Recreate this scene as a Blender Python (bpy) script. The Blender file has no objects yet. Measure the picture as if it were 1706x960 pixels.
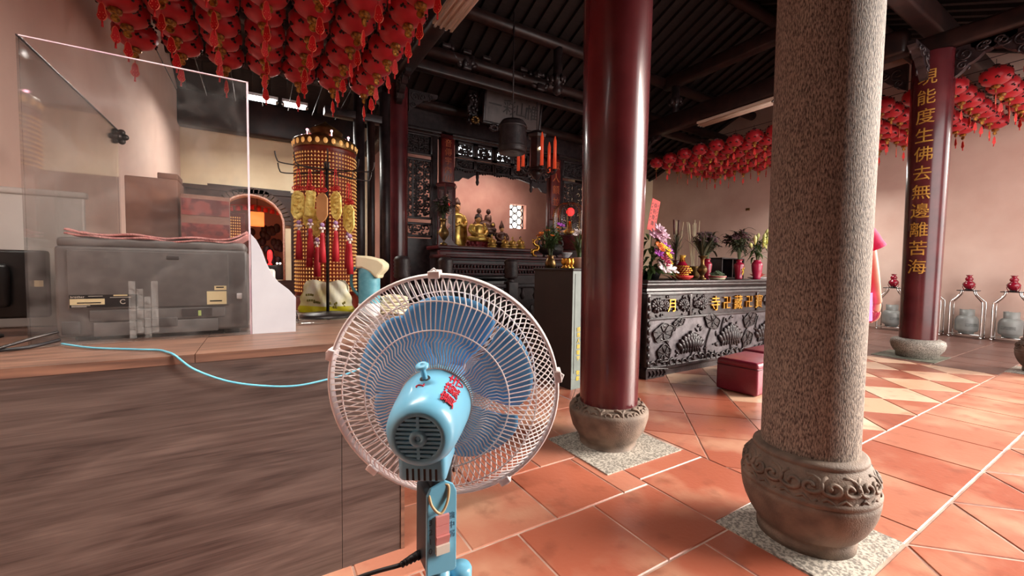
import bpy, bmesh, math, random
from mathutils import Vector, Matrix, Euler
R_ = random.Random(7)
PI = math.pi
C = bpy.context.scene.collection
scene = bpy.context.scene

# ------------------------------------------------------------------ camera, sky, sun, exposure
YAW, PITCH, ROLL, FPX = math.radians(58.65), math.radians(2.63), math.radians(0.747), 687.46
_f = Vector((math.cos(YAW)*math.cos(PITCH), math.sin(YAW)*math.cos(PITCH), -math.sin(PITCH)))
_r = Vector((math.sin(YAW), -math.cos(YAW), 0)); _u = _r.cross(_f)
_r2 = _r*math.cos(ROLL) + _u*math.sin(ROLL); _u2 = _r2.cross(_f)
cam_d = bpy.data.cameras.new('camera'); cam = bpy.data.objects.new('camera', cam_d); C.objects.link(cam)
cam.matrix_world = Matrix(((_r2.x,_u2.x,-_f.x,0),(_r2.y,_u2.y,-_f.y,0),(_r2.z,_u2.z,-_f.z,1.2),(0,0,0,1)))
cam_d.sensor_width = 36; cam_d.lens = FPX/1706*36; cam_d.clip_start = .05; cam_d.clip_end = 200
scene.camera = cam

w = bpy.data.worlds.new('overcast_sky'); scene.world = w; w.use_nodes = True
bg = w.node_tree.nodes['Background']; bg.inputs[0].default_value = (1.0, .96, .92, 1); bg.inputs[1].default_value = 2.6
def lamp(name, kind, loc, energy, col=(1,1,1), rot=(0,0,0), **kw):
    d = bpy.data.lights.new(name, kind); d.energy = energy; d.color = col
    for k, v in kw.items(): setattr(d, k, v)
    o = bpy.data.objects.new(name, d); o.location = loc; o.rotation_euler = rot; C.objects.link(o); return o
def aim(o, tgt):
    o.rotation_euler = (Vector(tgt)-o.location).to_track_quat('-Z','Y').to_euler()
sun = lamp('sun', 'SUN', (11,-3.6,4.4), 9.0, (1,.9,.8), angle=math.radians(36)); aim(sun, (2.5,1.5,0))
scene.view_settings.view_transform = 'Standard'; scene.view_settings.look = 'None'
scene.view_settings.gamma = 1; scene.view_settings.use_curve_mapping = False
scene.view_settings.exposure = 0.7

# ------------------------------------------------------------------ materials
def s(r, g, b):
    f = lambda c: (c/255/12.92) if c/255 <= .04045 else ((c/255+.055)/1.055)**2.4
    return (f(r), f(g), f(b), 1)
class NT:
    def __init__(self, name):
        self.m = bpy.data.materials.new(name); self.m.use_nodes = True
        self.t = self.m.node_tree; self.n = self.t.nodes; self.bs = self.n['Principled BSDF']; self.out = self.n['Material Output']
    def add(self, typ, **kw):
        x = self.n.new(typ)
        for k, v in kw.items():
            if hasattr(x, k): setattr(x, k, v)
            else: x.inputs[k].default_value = v
        return x
    def link(self, a, b): self.t.links.new(a, b)
def pm(name, c1, c2=None, scale=6, rough=.5, metal=0, bump=0, bscale=None, stretch=(1,1,1), lo=.35, hi=.65, coat=0, emit=None, estr=0,
       trans=0, alpha=1, spec=.5, detail=6, dist=0, subsurf=0):
    t = NT(name); b = t.bs.inputs
    b['Roughness'].default_value = rough; b['Metallic'].default_value = metal; b['Coat Weight'].default_value = coat
    b['Coat Roughness'].default_value = .12
    b['Specular IOR Level'].default_value = spec; b['Alpha'].default_value = alpha; b['Transmission Weight'].default_value = trans
    if emit: b['Emission Color'].default_value = emit; b['Emission Strength'].default_value = estr
    tc = t.add('ShaderNodeTexCoord'); mp = t.add('ShaderNodeMapping'); mp.inputs['Scale'].default_value = stretch
    t.link(tc.outputs['Object'], mp.inputs[0])
    if c2 is None: c2 = tuple(min(1, x*.82) for x in c1[:3])+(1,)
    nz = t.add('ShaderNodeTexNoise', Scale=scale, Detail=detail, Distortion=dist); t.link(mp.outputs[0], nz.inputs['Vector'])
    rp = t.add('ShaderNodeValToRGB'); e = rp.color_ramp.elements
    e[0].position = lo; e[0].color = c2; e[1].position = hi; e[1].color = c1
    t.link(nz.outputs['Fac'], rp.inputs[0]); t.link(rp.outputs[0], b['Base Color'])
    if bump:
        n2 = t.add('ShaderNodeTexNoise', Scale=bscale or scale*4, Detail=5); t.link(mp.outputs[0], n2.inputs['Vector'])
        bp = t.add('ShaderNodeBump', Strength=bump, Distance=.02); t.link(n2.outputs['Fac'], bp.inputs['Height']); t.link(bp.outputs[0], b['Normal'])
    return t.m
M = {}
M['wall'] = pm('pink_plaster', s(226,198,184), s(206,172,158), 1.1, .85, bump=.1, bscale=14, lo=.3, hi=.7)
M['cream'] = pm('cream_plaster', s(240,222,190), s(226,204,170), 1.5, .85)
M['roof'] = pm('dark_roof_wood', s(38,27,26), s(21,15,15), 5, .6, stretch=(1,6,1))
M['beam'] = pm('dark_beam_wood', s(54,32,29), s(30,18,18), 6, .42, bump=.1)
M['blackwood'] = pm('black_carved_wood', s(58,44,46), s(28,20,22), 9, .38, bump=.15)
M['darkred'] = pm('dark_red_wood', s(92,34,36), s(56,18,22), 7, .35)
M['lacquer'] = pm('red_brown_lacquer', s(100,38,42), s(72,24,30), 2.2, .27, coat=.4, bump=.03, bscale=3)
M['orangewood'] = pm('orange_brown_wood', s(170,88,40), s(120,56,26), 9, .45)
M['stone'] = pm('grey_carved_stone', s(130,112,98), s(96,82,72), 10, .75, bump=.25, bscale=150)
M['plinth'] = pm('speckled_granite', s(190,182,170), s(120,114,106), 90, .6, bump=.15, lo=.42, hi=.58)
M['gold'] = pm('gilded_brass', s(236,186,84), s(180,120,40), 8, .3, metal=.9)
M['goldpaint'] = pm('gold_paint', s(226,178,84), s(190,138,54), 20, .45, metal=.3)
M['brass'] = pm('old_brass', s(150,118,70), s(90,66,38), 10, .35, metal=.8)
M['steel'] = pm('polished_steel', s(200,198,196), s(160,158,156), 10, .25, metal=1)
M['darksteel'] = pm('dark_steel', s(70,64,62), s(44,40,40), 12, .35, metal=.7)
M['white'] = pm('white_plastic', s(236,234,236), s(222,220,224), 4, .4)
M['black'] = pm('black_plastic', s(26,24,25), s(16,15,16), 8, .4)
M['red'] = pm('red_paint', s(196,34,34), s(160,22,26), 6, .4)
# helper shapes --------------------------------------------------------------
class MB:
    def __init__(self): self.v = []; self.f = []; self.mi = []; self.sm = []; self.M = Matrix(); self.m = 0
    def _add(self, vs, fs, smooth=False):
        o = len(self.v); self.v += [tuple(self.M @ Vector(p)) for p in vs]
        for f in fs: self.f.append(tuple(i+o for i in f)); self.mi.append(self.m); self.sm.append(smooth)
        return self
    def box(self, a, b, bev=0):
        (x0,y0,z0),(x1,y1,z1) = a, b
        if not bev:
            vs = [(x0,y0,z0),(x1,y0,z0),(x1,y1,z0),(x0,y1,z0),(x0,y0,z1),(x1,y0,z1),(x1,y1,z1),(x0,y1,z1)]
            return self._add(vs, [(0,3,2,1),(4,5,6,7),(0,1,5,4),(1,2,6,5),(2,3,7,6),(3,0,4,7)])
        return self.rbox(a, b, bev)
    def rbox(self, a, b, r, n=2):
        bm = bmesh.new(); bmesh.ops.create_cube(bm, size=1)
        c = [(p+q)/2 for p, q in zip(a, b)]; d = [abs(q-p) for p, q in zip(a, b)]
        for v in bm.verts: v.co = Vector([c[i]+v.co[i]*d[i] for i in range(3)])
        bmesh.ops.bevel(bm, geom=bm.edges[:], offset=min(r, min(d)*.49), segments=n, profile=.5, affect='EDGES')
        self.bm(bm, True); return self
    def bm(self, bm, smooth=False):
        bm.verts.index_update(); self._add([v.co for v in bm.verts], [[v.index for v in f.verts] for f in bm.faces], smooth); bm.free(); return self
    def lathe(self, prof, c=(0,0,0), seg=24, cap=True, ang=None, smooth=True, wob=None):
        vs = []; fs = []; n = len(prof); full = ang is None
        a0, a1 = (0, 2*PI) if full else ang; m = seg if full else seg+1
        for k in range(m):
            a = a0+(a1-a0)*k/seg
            for (r, z) in prof:
                rr = r*(wob(a, z) if wob else 1)
                vs.append((c[0]+rr*math.cos(a), c[1]+rr*math.sin(a), c[2]+z))
        for k in range(seg):
            p = k*n; q = ((k+1) % m)*n
            for i in range(n-1): fs.append((p+i, q+i, q+i+1, p+i+1))
        if cap and full:
            if prof[0][0] > 1e-6: fs.append(tuple(k*n for k in range(m-1,-1,-1)))
            if prof[-1][0] > 1e-6: fs.append(tuple(k*n+n-1 for k in range(m)))
        return self._add(vs, fs, smooth)
    def cyl(self, a, b, r, seg=12, r2=None):
        return self.tube([a, b], r, seg, r2=r2)
    def tube(self, pts, r, seg=8, closed=False, r2=None, cap=True):
        pts = [Vector(p) for p in pts]; n = len(pts)
        rs = r if isinstance(r, (list, tuple)) else [r+((r2 if r2 is not None else r)-r)*i/max(1,n-1) for i in range(n)]
        vs = []; fs = []; up = None
        for i, p in enumerate(pts):
            t = (pts[(i+1) % n]-pts[i-1]) if closed else (pts[min(i+1,n-1)]-pts[max(i-1,0)])
            t = t.normalized() if t.length > 1e-9 else Vector((0,0,1))
            if up is None:
                up = Vector((0,0,1)) if abs(t.z) < .9 else Vector((1,0,0))
            x = (up - t*up.dot(t)); x = x.normalized() if x.length > 1e-6 else t.orthogonal().normalized(); y = t.cross(x); up = x
            for k in range(seg):
                a = 2*PI*k/seg; vs.append(p+(x*math.cos(a)+y*math.sin(a))*rs[i])
        for i in range(n if closed else n-1):
            j = (i+1) % n
            for k in range(seg):
                l = (k+1) % seg; fs.append((i*seg+k, i*seg+l, j*seg+l, j*seg+k))
        if cap and not closed:
            fs.append(tuple(range(seg-1,-1,-1))); fs.append(tuple((n-1)*seg+k for k in range(seg)))
        return self._add(vs, fs, seg > 4)
    def prism(self, out, d, plane='xz', at=0, smooth=False):
        n = len(out)
        mk = {'xz': lambda p,t: (p[0],t,p[1]), 'xy': lambda p,t: (p[0],p[1],t), 'yz': lambda p,t: (t,p[0],p[1])}[plane]
        vs = [mk(p, at) for p in out]+[mk(p, at+d) for p in out]
        fs = [tuple(range(n)), tuple(range(2*n-1, n-1, -1))]+[(i, i+n, (i+1) % n+n, (i+1) % n) for i in range(n)]
        return self._add(vs, fs, smooth)
    def ell(self, c, r, seg=12, rings=8, rot=None):
        r = r if isinstance(r, (tuple, list)) else (r, r, r)
        vs = [(0,0,-1)]; fs = []
        for i in range(1, rings):
            t = -PI/2+PI*i/rings
            for k in range(seg): a = 2*PI*k/seg; vs.append((math.cos(t)*math.cos(a), math.cos(t)*math.sin(a), math.sin(t)))
        vs.append((0,0,1)); L = len(vs)-1
        for k in range(seg):
            l = (k+1) % seg; fs.append((0, 1+l, 1+k)); fs.append((L, L-seg+k, L-seg+l))
            for i in range(rings-2): a = 1+i*seg; fs.append((a+k, a+l, a+seg+l, a+seg+k))
        X = (rot or Matrix.Identity(3)).to_3x3(); c = Vector(c)
        return self._add([c+X @ Vector((p[0]*r[0], p[1]*r[1], p[2]*r[2])) for p in vs], fs, True)
    def leaf(self, base, tip, w, bend=0, n=5, up=Vector((0,0,1))):
        base = Vector(base); tip = Vector(tip); d = tip-base; sd = d.cross(up)
        sd = sd.normalized() if sd.length > 1e-6 else Vector((1,0,0)); nrm = sd.cross(d).normalized()
        vs = []; fs = []
        for i in range(n+1):
            t = i/n; p = base+d*t+nrm*bend*math.sin(PI*t)-Vector((0,0,1))*bend*t*t*.6; ww = w*math.sin(PI*min(.97, t*.85+.08))*.5
            vs += [p-sd*ww, p+nrm*ww*.25, p+sd*ww]
        for i in range(n):
            a = i*3; fs += [(a,a+1,a+4,a+3),(a+1,a+2,a+5,a+4)]
        return self._add(vs, fs, True)
    def build(self, name, mats, parent=None, loc=None, bev=0):
        me = bpy.data.meshes.new(name); me.from_pydata(self.v, [], self.f)
        for m in (mats if isinstance(mats, (list, tuple)) else [mats]): me.materials.append(M[m] if isinstance(m, str) else m)
        me.polygons.foreach_set('material_index', self.mi); me.polygons.foreach_set('use_smooth', self.sm); me.update()
        o = bpy.data.objects.new(name, me); C.objects.link(o)
        if parent: o.parent = parent
        if loc is not None: o.location = loc
        if bev:
            b = o.modifiers.new('bevel','BEVEL'); b.width = bev; b.segments = 2; b.limit_method = 'ANGLE'
        return o
def T(x=0,y=0,z=0): return Matrix.Translation((x,y,z))
def RX(a): return Matrix.Rotation(a,4,'X')
def RY(a): return Matrix.Rotation(a,4,'Y')
def RZ(a): return Matrix.Rotation(a,4,'Z')
def S(x,y,z): return Matrix.Diagonal((x,y,z,1))
def tag(o, label, cat, group=None, kind=None):
    if label: o['label'] = label
    if cat: o['category'] = cat
    if group: o['group'] = group
    if kind: o['kind'] = kind
    return o
def thing(name, label, cat, loc=(0,0,0), rz=0, group=None):
    o = bpy.data.objects.new(name, None); o.empty_display_size = .1; C.objects.link(o)
    o.location = loc; o.rotation_euler = (0,0,rz); return tag(o, label, cat, group)
def struct(o): o['kind'] = 'structure'; return o
def dup(o, parent=None):
    c = o.copy(); C.objects.link(c)
    if parent: c.parent = parent
    for ch in list(o.children): dup(ch, c)
    return c
_gl = {}
def glyph(ch, depth=.02, cuts=0):
    """character outline as a mesh in the xz plane, unit em, centred, facing -y"""
    k = (ch, depth, cuts)
    if k in _gl: return _gl[k]
    cu = bpy.data.curves.new('g','FONT'); cu.body = ch; cu.size = 1; cu.extrude = depth; cu.resolution_u = 2; cu.align_x = 'CENTER'
    o = bpy.data.objects.new('g', cu); C.objects.link(o)
    dg = bpy.context.evaluated_depsgraph_get(); dg.update()
    me = bpy.data.meshes.new_from_object(o.evaluated_get(dg))
    bm = bmesh.new(); bm.from_mesh(me)
    if cuts:
        for i in range(1, cuts):
            bmesh.ops.bisect_plane(bm, geom=bm.verts[:]+bm.edges[:]+bm.faces[:], plane_co=(-.5+i/cuts,0,0), plane_no=(1,0,0))
    bm.verts.index_update()
    vs = [Vector((v.co.x, -v.co.z, v.co.y)) for v in bm.verts]; fs = [[v.index for v in f.verts] for f in bm.faces]; bm.free()
    if vs:
        cz = (max(v.z for v in vs)+min(v.z for v in vs))/2; cx = (max(v.x for v in vs)+min(v.x for v in vs))/2
        if ord(ch[0]) > 255: vs = [Vector((v.x-cx, v.y, v.z-cz)) for v in vs]
    bpy.data.objects.remove(o); bpy.data.curves.remove(cu); bpy.data.meshes.remove(me)
    _gl[k] = (vs, fs); return _gl[k]
def put(mb, ch, size, mat, depth=.02, cuts=0, fn=None):
    vs, fs = glyph(ch, depth, cuts); old = mb.M; mb.M = old @ mat @ S(size,size,size)
    if fn: mb._add([fn(mat @ (v*size)) for v in vs], fs) if False else None
    mb._add(vs, fs); mb.M = old
def smoothcurve(pts, n=8):
    P = [Vector(p) for p in pts]; out = []
    for i in range(len(P)-1):
        p0 = P[max(i-1,0)]; p1 = P[i]; p2 = P[i+1]; p3 = P[min(i+2,len(P)-1)]
        for k in range(n):
            t = k/n; out.append(.5*((2*p1)+(p2-p0)*t+(2*p0-5*p1+4*p2-p3)*t*t+(3*p1-p0-3*p2+p3)*t**3))
    out.append(P[-1]); return out
def spiral(c, r, turns, n=18, a0=0, flip=1, plane=None):
    out = []
    for i in range(n+1):
        t = i/n; a = a0+flip*turns*2*PI*t; rr = r*(1-t*.85); out.append((c[0]+rr*math.cos(a), c[1]+rr*math.sin(a)))
    return out
# ------------------------------------------------------------------ the hall: floor, walls, roof
def clip(poly, a, b, c):          # keep a*x+b*y<=c
    out = []
    for i in range(len(poly)):
        p, q = poly[i], poly[(i+1) % len(poly)]; dp = a*p[0]+b*p[1]-c; dq = a*q[0]+b*q[1]-c
        if dp <= 0: out.append(p)
        if dp*dq < 0: t = dp/(dp-dq); out.append((p[0]+(q[0]-p[0])*t, p[1]+(q[1]-p[1])*t))
    return out
def area(p): return sum(p[i][0]*p[(i+1)%len(p)][1]-p[(i+1)%len(p)][0]*p[i][1] for i in range(len(p)))/2
def inset(poly, g):
    if area(poly) < 0: poly = poly[::-1]
    res = poly
    for i in range(len(poly)):
        p, q = poly[i], poly[(i+1) % len(poly)]; dx, dy = q[0]-p[0], q[1]-p[1]; L = math.hypot(dx, dy)
        if L < 1e-6: continue
        a, b = dy/L, -dx/L; res = clip(res, a, b, a*p[0]+b*p[1]-g)
        if len(res) < 3: return []
    return res
tiles = []
def rect(x0,y0,x1,y1): return [(x0,y0),(x1,y0),(x1,y1),(x0,y1)]
def region(poly, kind, g, **k):
    xs = [p[0] for p in poly]; ys = [p[1] for p in poly]
    def clipto(t):
        pp = poly if area(poly) > 0 else poly[::-1]
        for i in range(len(pp)):
            p, q = pp[i], pp[(i+1) % len(pp)]; dx, dy = q[0]-p[0], q[1]-p[1]
            t = clip(t, dy, -dx, dy*p[0]-dx*p[1])
            if len(t) < 3: return []
        return t
    if kind == 'bond':
        h = k['h']; wd = k['w']; j = math.floor((min(ys)-k['y0'])/h)
        while k['y0']+j*h < max(ys):
            y = k['y0']+j*h; off = k['x0']+(wd/2 if j % 2 and k.get('half', 1) else 0); i = math.floor((min(xs)-off)/wd)
            while off+i*wd < max(xs):
                tiles.append((clipto(rect(off+i*wd, y, off+(i+1)*wd, y+h)), g, k.get('m', 1))); i += 1
            j += 1
    else:
        d = k['d']; x0, y0 = k['x0'], k['y0']
        N = int((max(xs)-min(xs)+max(ys)-min(ys))/d)+4
        for i in range(-N, N):
            for j in range(-N, N):
                cx, cy = x0+(i+j)*d/2, y0+(i-j)*d/2
                if cx < min(xs)-d or cx > max(xs)+d or cy < min(ys)-d or cy > max(ys)+d: continue
                t = [(cx,cy),(cx+d/2,cy-d/2),(cx+d,cy),(cx+d/2,cy+d/2)]
                tiles.append((clipto(t), g, k.get('alt') if (i+j) % 2 and cx > 3.6 else k.get('m', 1)) if k.get('alt') else (clipto(t), g))
XW0, XW1, YB = -1.27, 11.85, 10.0
region(rect(XW0,.605,1.851,YB), 'bond', .004, h=.4645, w=.4545, y0=.605, x0=.755)
region(rect(1.851,1.13,2.43,1.73), 'bond', .004, h=.46, w=.58, y0=1.13, x0=1.851, half=0)
region(rect(1.851,2.31,2.43,YB), 'bond', .004, h=.46, w=.58, y0=2.31, x0=1.851, half=0)
region(rect(2.43,.605,XW1,1.148), 'bond', .004, h=.543, w=.571, y0=.605, x0=2.613-.571, half=0)
region(rect(2.43,1.148,7.6,YB), 'diag', .004, d=.682, x0=4.078, y0=1.148, alt=2)
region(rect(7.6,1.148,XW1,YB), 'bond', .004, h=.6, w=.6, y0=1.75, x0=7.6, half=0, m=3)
region(rect(XW0,-2.2,XW1+2,.605), 'diag', .006, d=.664, x0=2.438, y0=.605)
mb = MB(); mb.m = 0
mb._add([(XW0-.2,-3,-.004),(XW1+2,-3,-.004),(XW1+2,YB+.5,-.004),(XW0-.2,YB+.5,-.004)], [(0,1,2,3)])
for tt in tiles:
    p, g = tt[:2]; mb.m = tt[2] if len(tt) > 2 else 1
    if len(p) < 3 or abs(area(p)) < .0004: continue
    q = inset(p, g)
    if len(q) < 3: continue
    q2 = inset(p, g+.004)
    n = len(q)
    if len(q2) == n: mb._add([(x,y,-.004) for x,y in q]+[(x,y,0) for x,y in q2], [tuple(range(n,2*n))]+[(i,(i+1)%n,(i+1)%n+n,i+n) for i in range(n)])
    else: mb._add([(x,y,0) for x,y in q], [tuple(range(n))])
# terracotta: one tone per tile, pale worn patches
def tile_mat(nm, ca, cb, cc, worn):
  t = NT(nm); gi = t.add('ShaderNodeNewGeometry'); tc = t.add('ShaderNodeTexCoord')
  r1 = t.add('ShaderNodeValToRGB'); e = r1.color_ramp.elements
  e[0].position = 0; e[0].color = ca; e[1].position = 1; e[1].color = cc; x = r1.color_ramp.elements.new(.5); x.color = cb
  t.link(gi.outputs['Random Per Island'], r1.inputs[0])
  n1 = t.add('ShaderNodeTexNoise', Scale=1.7, Detail=4); n2 = t.add('ShaderNodeTexNoise', Scale=38, Detail=4); n3 = t.add('ShaderNodeTexNoise', Scale=7, Detail=6)
  for n in (n1, n2, n3): t.link(tc.outputs['Object'], n.inputs['Vector'])
  mx = t.add('ShaderNodeMix', data_type='RGBA'); mx.inputs[7].default_value = worn
  m1 = t.add('ShaderNodeMapRange'); m1.inputs[1].default_value = .5; m1.inputs[2].default_value = .72; m1.inputs[4].default_value = .75
  t.link(n1.outputs['Fac'], m1.inputs[0]); t.link(m1.outputs[0], mx.inputs[0]); t.link(r1.outputs[0], mx.inputs[6])
  mx2 = t.add('ShaderNodeMix', data_type='RGBA'); mx2.inputs[7].default_value = s(116,62,46)
  m2 = t.add('ShaderNodeMapRange'); m2.inputs[1].default_value = .56; m2.inputs[2].default_value = .76; m2.inputs[4].default_value = .6
  t.link(n3.outputs['Fac'], m2.inputs[0]); t.link(m2.outputs[0], mx2.inputs[0]); t.link(mx.outputs[2], mx2.inputs[6])
  t.link(mx2.outputs[2], t.bs.inputs['Base Color'])
  m3 = t.add('ShaderNodeMapRange'); m3.inputs[3].default_value = .2; m3.inputs[4].default_value = .5; t.link(n1.outputs['Fac'], m3.inputs[0]); t.link(m3.outputs[0], t.bs.inputs['Roughness'])
  bp = t.add('ShaderNodeBump', Strength=.12, Distance=.01); t.link(n2.outputs['Fac'], bp.inputs['Height']); t.link(bp.outputs[0], t.bs.inputs['Normal'])
  return t.m
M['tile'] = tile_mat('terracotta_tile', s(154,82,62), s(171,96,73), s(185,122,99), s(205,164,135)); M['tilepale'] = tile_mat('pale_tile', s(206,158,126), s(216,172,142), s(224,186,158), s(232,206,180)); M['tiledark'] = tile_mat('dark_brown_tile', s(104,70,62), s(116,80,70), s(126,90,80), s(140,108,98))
M['grout'] = pm('pale_grout', s(206,176,160), s(150,110,96), 5, .8)
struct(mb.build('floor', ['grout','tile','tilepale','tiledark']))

def wall(name, mb, m): return struct(mb.build(name, m))
WH = 7.2
mb = MB(); mb.box((XW1,-1.2,0),(XW1+.2,YB+.2,WH)); wall('wall_right', mb, 'wall')
mb = MB(); mb.box((XW0-.2,-1.2,0),(XW0,YB+.2,WH)); wall('wall_left', mb, 'wall')
# back wall with an arched opening (left bay) and a lattice window (altar bay)
def arch_pts(x0, x1, z0, zs, n=16):
    r = (x1-x0)/2; cx = (x0+x1)/2
    return [(x0,z0)]+[(cx-r*math.cos(PI*i/n), zs+r*math.sin(PI*i/n)) for i in range(n+1)]+[(x1,z0)]
AX0, AX1, AZ0, AZS = -.72, .42, .9, 2.05
mb = MB()
mb.box((XW0-.2,YB,0),(AX0,YB+.25,WH)); mb.box((AX0,YB,0),(AX1,YB+.25,AZ0)); mb.box((AX1,YB,0),(5.95,YB+.25,WH))
mb.box((5.95,YB,0),(6.5,YB+.25,2.34)); mb.box((5.95,YB,3.03),(6.5,YB+.25,WH)); mb.box((6.5,YB,0),(XW1+.2,YB+.25,WH))
ap = arch_pts(AX0,AX1,AZ0,AZS); top = [p for p in ap[1:-1]]
out = top+[(AX1,WH),(AX0,WH)]
mb.prism(out, .25, 'xz', YB)
mb.m = 0
M['altarwall'] = pm('rose_plaster', s(222,168,150), s(206,148,132), 2, .85)
wall('wall_back', mb, 'cream')
mb = MB(); mb.box((2.3,YB-.06,.2),(5.95,YB-.005,5)); mb.box((6.5,YB-.06,.2),(8.0,YB-.005,5)); mb.box((5.95,YB-.06,.2),(6.5,YB-.005,2.34)); mb.box((5.95,YB-.06,3.03),(6.5,YB-.005,5))
mb.box((5.95,YB-.06,2.34),(5.955,YB+.25,3.03)); mb.box((6.495,YB-.06,2.34),(6.5,YB+.25,3.03)); mb.box((5.95,YB-.06,3.025),(6.5,YB+.25,3.03)); mb.box((5.95,YB-.06,2.34),(6.5,YB+.25,2.345))
struct(mb.build('wall_altar', 'altarwall'))
# small room behind the arch and daylight behind the lattice window
mb = MB(); mb.box((-1.3,YB+1.6,.5),(.9,YB+1.7,3)); mb.box((-1.4,YB+.25,.5),(-1.3,YB+1.7,3)); mb.box((.9,YB+.25,.5),(1,YB+1.7,3)); mb.box((-1.4,YB+.25,3),(1,YB+1.7,3.1)); mb.box((-1.4,YB+.25,.5),(1,YB+1.7,.6))
struct(mb.build('wall_alcove', 'wall'))
# unseen wall added behind the camera to block light from the front left
mb = MB(); mb.box((XW0-.2,-1.4,0),(3.7,-1.2,WH)); wall('wall_light_block', mb, 'darkred')
# dark wood panelling below the cream back wall, brick arch band
M['darkpanel'] = pm('dark_brown_panel', s(66,42,36), s(44,28,26), 5, .4, stretch=(1,1,6))
mb = MB(); mb.box((XW0,YB-.05,0),(AX0-.14,YB,2.68)); mb.box((AX1+.14,YB-.05,0),(2.0,YB,2.68)); mb.box((AX0-.14,YB-.05,0),(AX1+.14,YB,AZ0))
op = arch_pts(AX0-.14,AX1+.14,AZ0,AZS)[1:-1]
mb.prism(op+[(AX1+.14,2.78),(AX0-.14,2.78)], -.05, 'xz', YB); mb.box((XW0,YB-.07,2.66),(2.0,YB,2.74))
struct(mb.build('trim_1', 'darkpanel'))
M['brick'] = pm('dark_arch_brick', s(96,70,60), s(62,44,40), 9, .6)
mb = MB(); r = (AX1-AX0)/2; cx = (AX0+AX1)/2
for i in range(23):
    a0, a1 = PI*(i+.12)/23, PI*(i+.88)/23
    q = [(cx+rr*math.cos(a), AZS+rr*math.sin(a)) for rr, a in ((r+.02,a0),(r+.15,a0),(r+.15,a1),(r+.02,a1))]
    mb.prism(q, -.07, 'xz', YB+.0)
struct(mb.build('trim_2', 'brick'))
M['pinktrim'] = pm('pale_pink_trim', s(236,190,172), s(208,150,130), 30, .5)
mb = MB(); mb.tube([(x,YB-.07,z) for x,z in arch_pts(AX0-.005,AX1+.005,AZ0,AZS)], .022, 8)
struct(mb.build('trim_3', 'pinktrim'))

# roof: two slopes of dark planking on rafters, purlins, tie beams
RID_Y, RID_Z = 4.75, 6.6
def roof_z(y): return RID_Z-(.42 if y > RID_Y else .45)*abs(y-RID_Y)
mb = MB()
for ya, yb in ((-.9,RID_Y),(RID_Y,YB+.3)):
    mb._add([(XW0-.3,ya,roof_z(ya)),(XW1+.3,ya,roof_z(ya)),(XW1+.3,yb,roof_z(yb)),(XW0-.3,yb,roof_z(yb)),(XW0-.3,ya,roof_z(ya)+.12),(XW1+.3,ya,roof_z(ya)+.12),(XW1+.3,yb,roof_z(yb)+.12),(XW0-.3,yb,roof_z(yb)+.12)],
            [(0,1,2,3),(7,6,5,4),(0,4,5,1),(3,2,6,7),(0,3,7,4),(1,5,6,2)])
struct(mb.build('ceiling', 'roof'))
mb = MB()
for i in range(46):
    x = XW0+.1+i*.285
    for ya, yb in ((-.9,RID_Y),(RID_Y,YB+.2)):
        d = .05
        mb._add([(x-d,ya,roof_z(ya)),(x+d,ya,roof_z(ya)),(x+d,yb,roof_z(yb)),(x-d,yb,roof_z(yb)),(x-d,ya,roof_z(ya)-.07),(x+d,ya,roof_z(ya)-.07),(x+d,yb,roof_z(yb)-.07),(x-d,yb,roof_z(yb)-.07)],
                [(3,2,1,0),(4,5,6,7),(0,1,5,4),(1,2,6,5),(2,3,7,6),(3,0,4,7)])
struct(tag(mb.build('roof_rafter', 'roof'), None, None))
def purlin(y, z, r, m='beam', x0=XW0, x1=XW1):
    mb = MB(); mb.cyl((x0,y,z),(x1,y,z), r, 20); return struct(mb.build('roof_purlin', m))
for y in (0.3, 3.2, RID_Y, 6.6, 7.4, 8.75): purlin(y, roof_z(y)-(.33 if y == 7.4 else .25 if y == 6.6 else .19), .11)
def beamY(x, z, h, wd, y0, y1, name='tie_beam'):
    mb = MB(); mb.rbox((x-wd/2,y0,z),(x+wd/2,y1,z+h), .05); return struct(mb.build(name, 'beam'))
XC = (2.08, 8.15)
for x in XC:
    beamY(x, 4.42, .38, .26, 2.3, 7.3); beamY(x, 4.29, .26, .22, .55, 2.27); beamY(x, 5.4, .28, .22, 3.1, 6.6)
    beamY(x, 3.65, .3, .22, 7.73, YB-.3)
def beamX(y, z, h, wd, x0=XW0, x1=XW1, name='cross_beam'):
    mb = MB(); mb.rbox((x0,y-wd/2,z),(x1,y+wd/2,z+h), .04); return struct(mb.build(name, 'beam'))
beamX(.87, 4.56, .2, .2); beamX(2.05, 4.58, .34, .22); beamX(7.4, 4.76, .2, .16)
beamX(YB-.14, 3.78, .66, .26, XW0, 1.9); 
# carved brackets where beams meet columns, hanging posts
def bracket(x, y, z, dx, dy, sc=1.0):
    mb = MB(); mb.M = T(x,y,z) @ RZ(math.atan2(dy,dx))
    q = random.Random(int(x*70+y*31))
    low = [(.55-.55*k/12, -.05-.34*(k/12)**1.7-.025*abs(math.sin(k*1.05))) for k in range(13)]
    mb.prism([(0,.0),(.55,.0)]+low, .09, 'xz', -.045)
    for sg in (-.05,.05):
        for cx, cz, r in ((.1,-.12,.09),(.26,-.09,.07),(.4,-.06,.05),(.08,-.26,.06)):
            mb.tube([(a,sg,b) for a, b in spiral((cx,cz), r, 1.4, 14, q.uniform(0,6), 1)], .013, 6)
    return struct(mb.build('carved_beam_bracket', 'blackwood'))
for x in XC:
    for y, z in ((2.05,4.28),(7.5,4.42),(.87,4.28)):
        for dx, dy in ((1,0),(-1,0),(0,1),(0,-1)): bracket(x+dx*.24, y+dy*.24, z, dx, dy)
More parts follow.
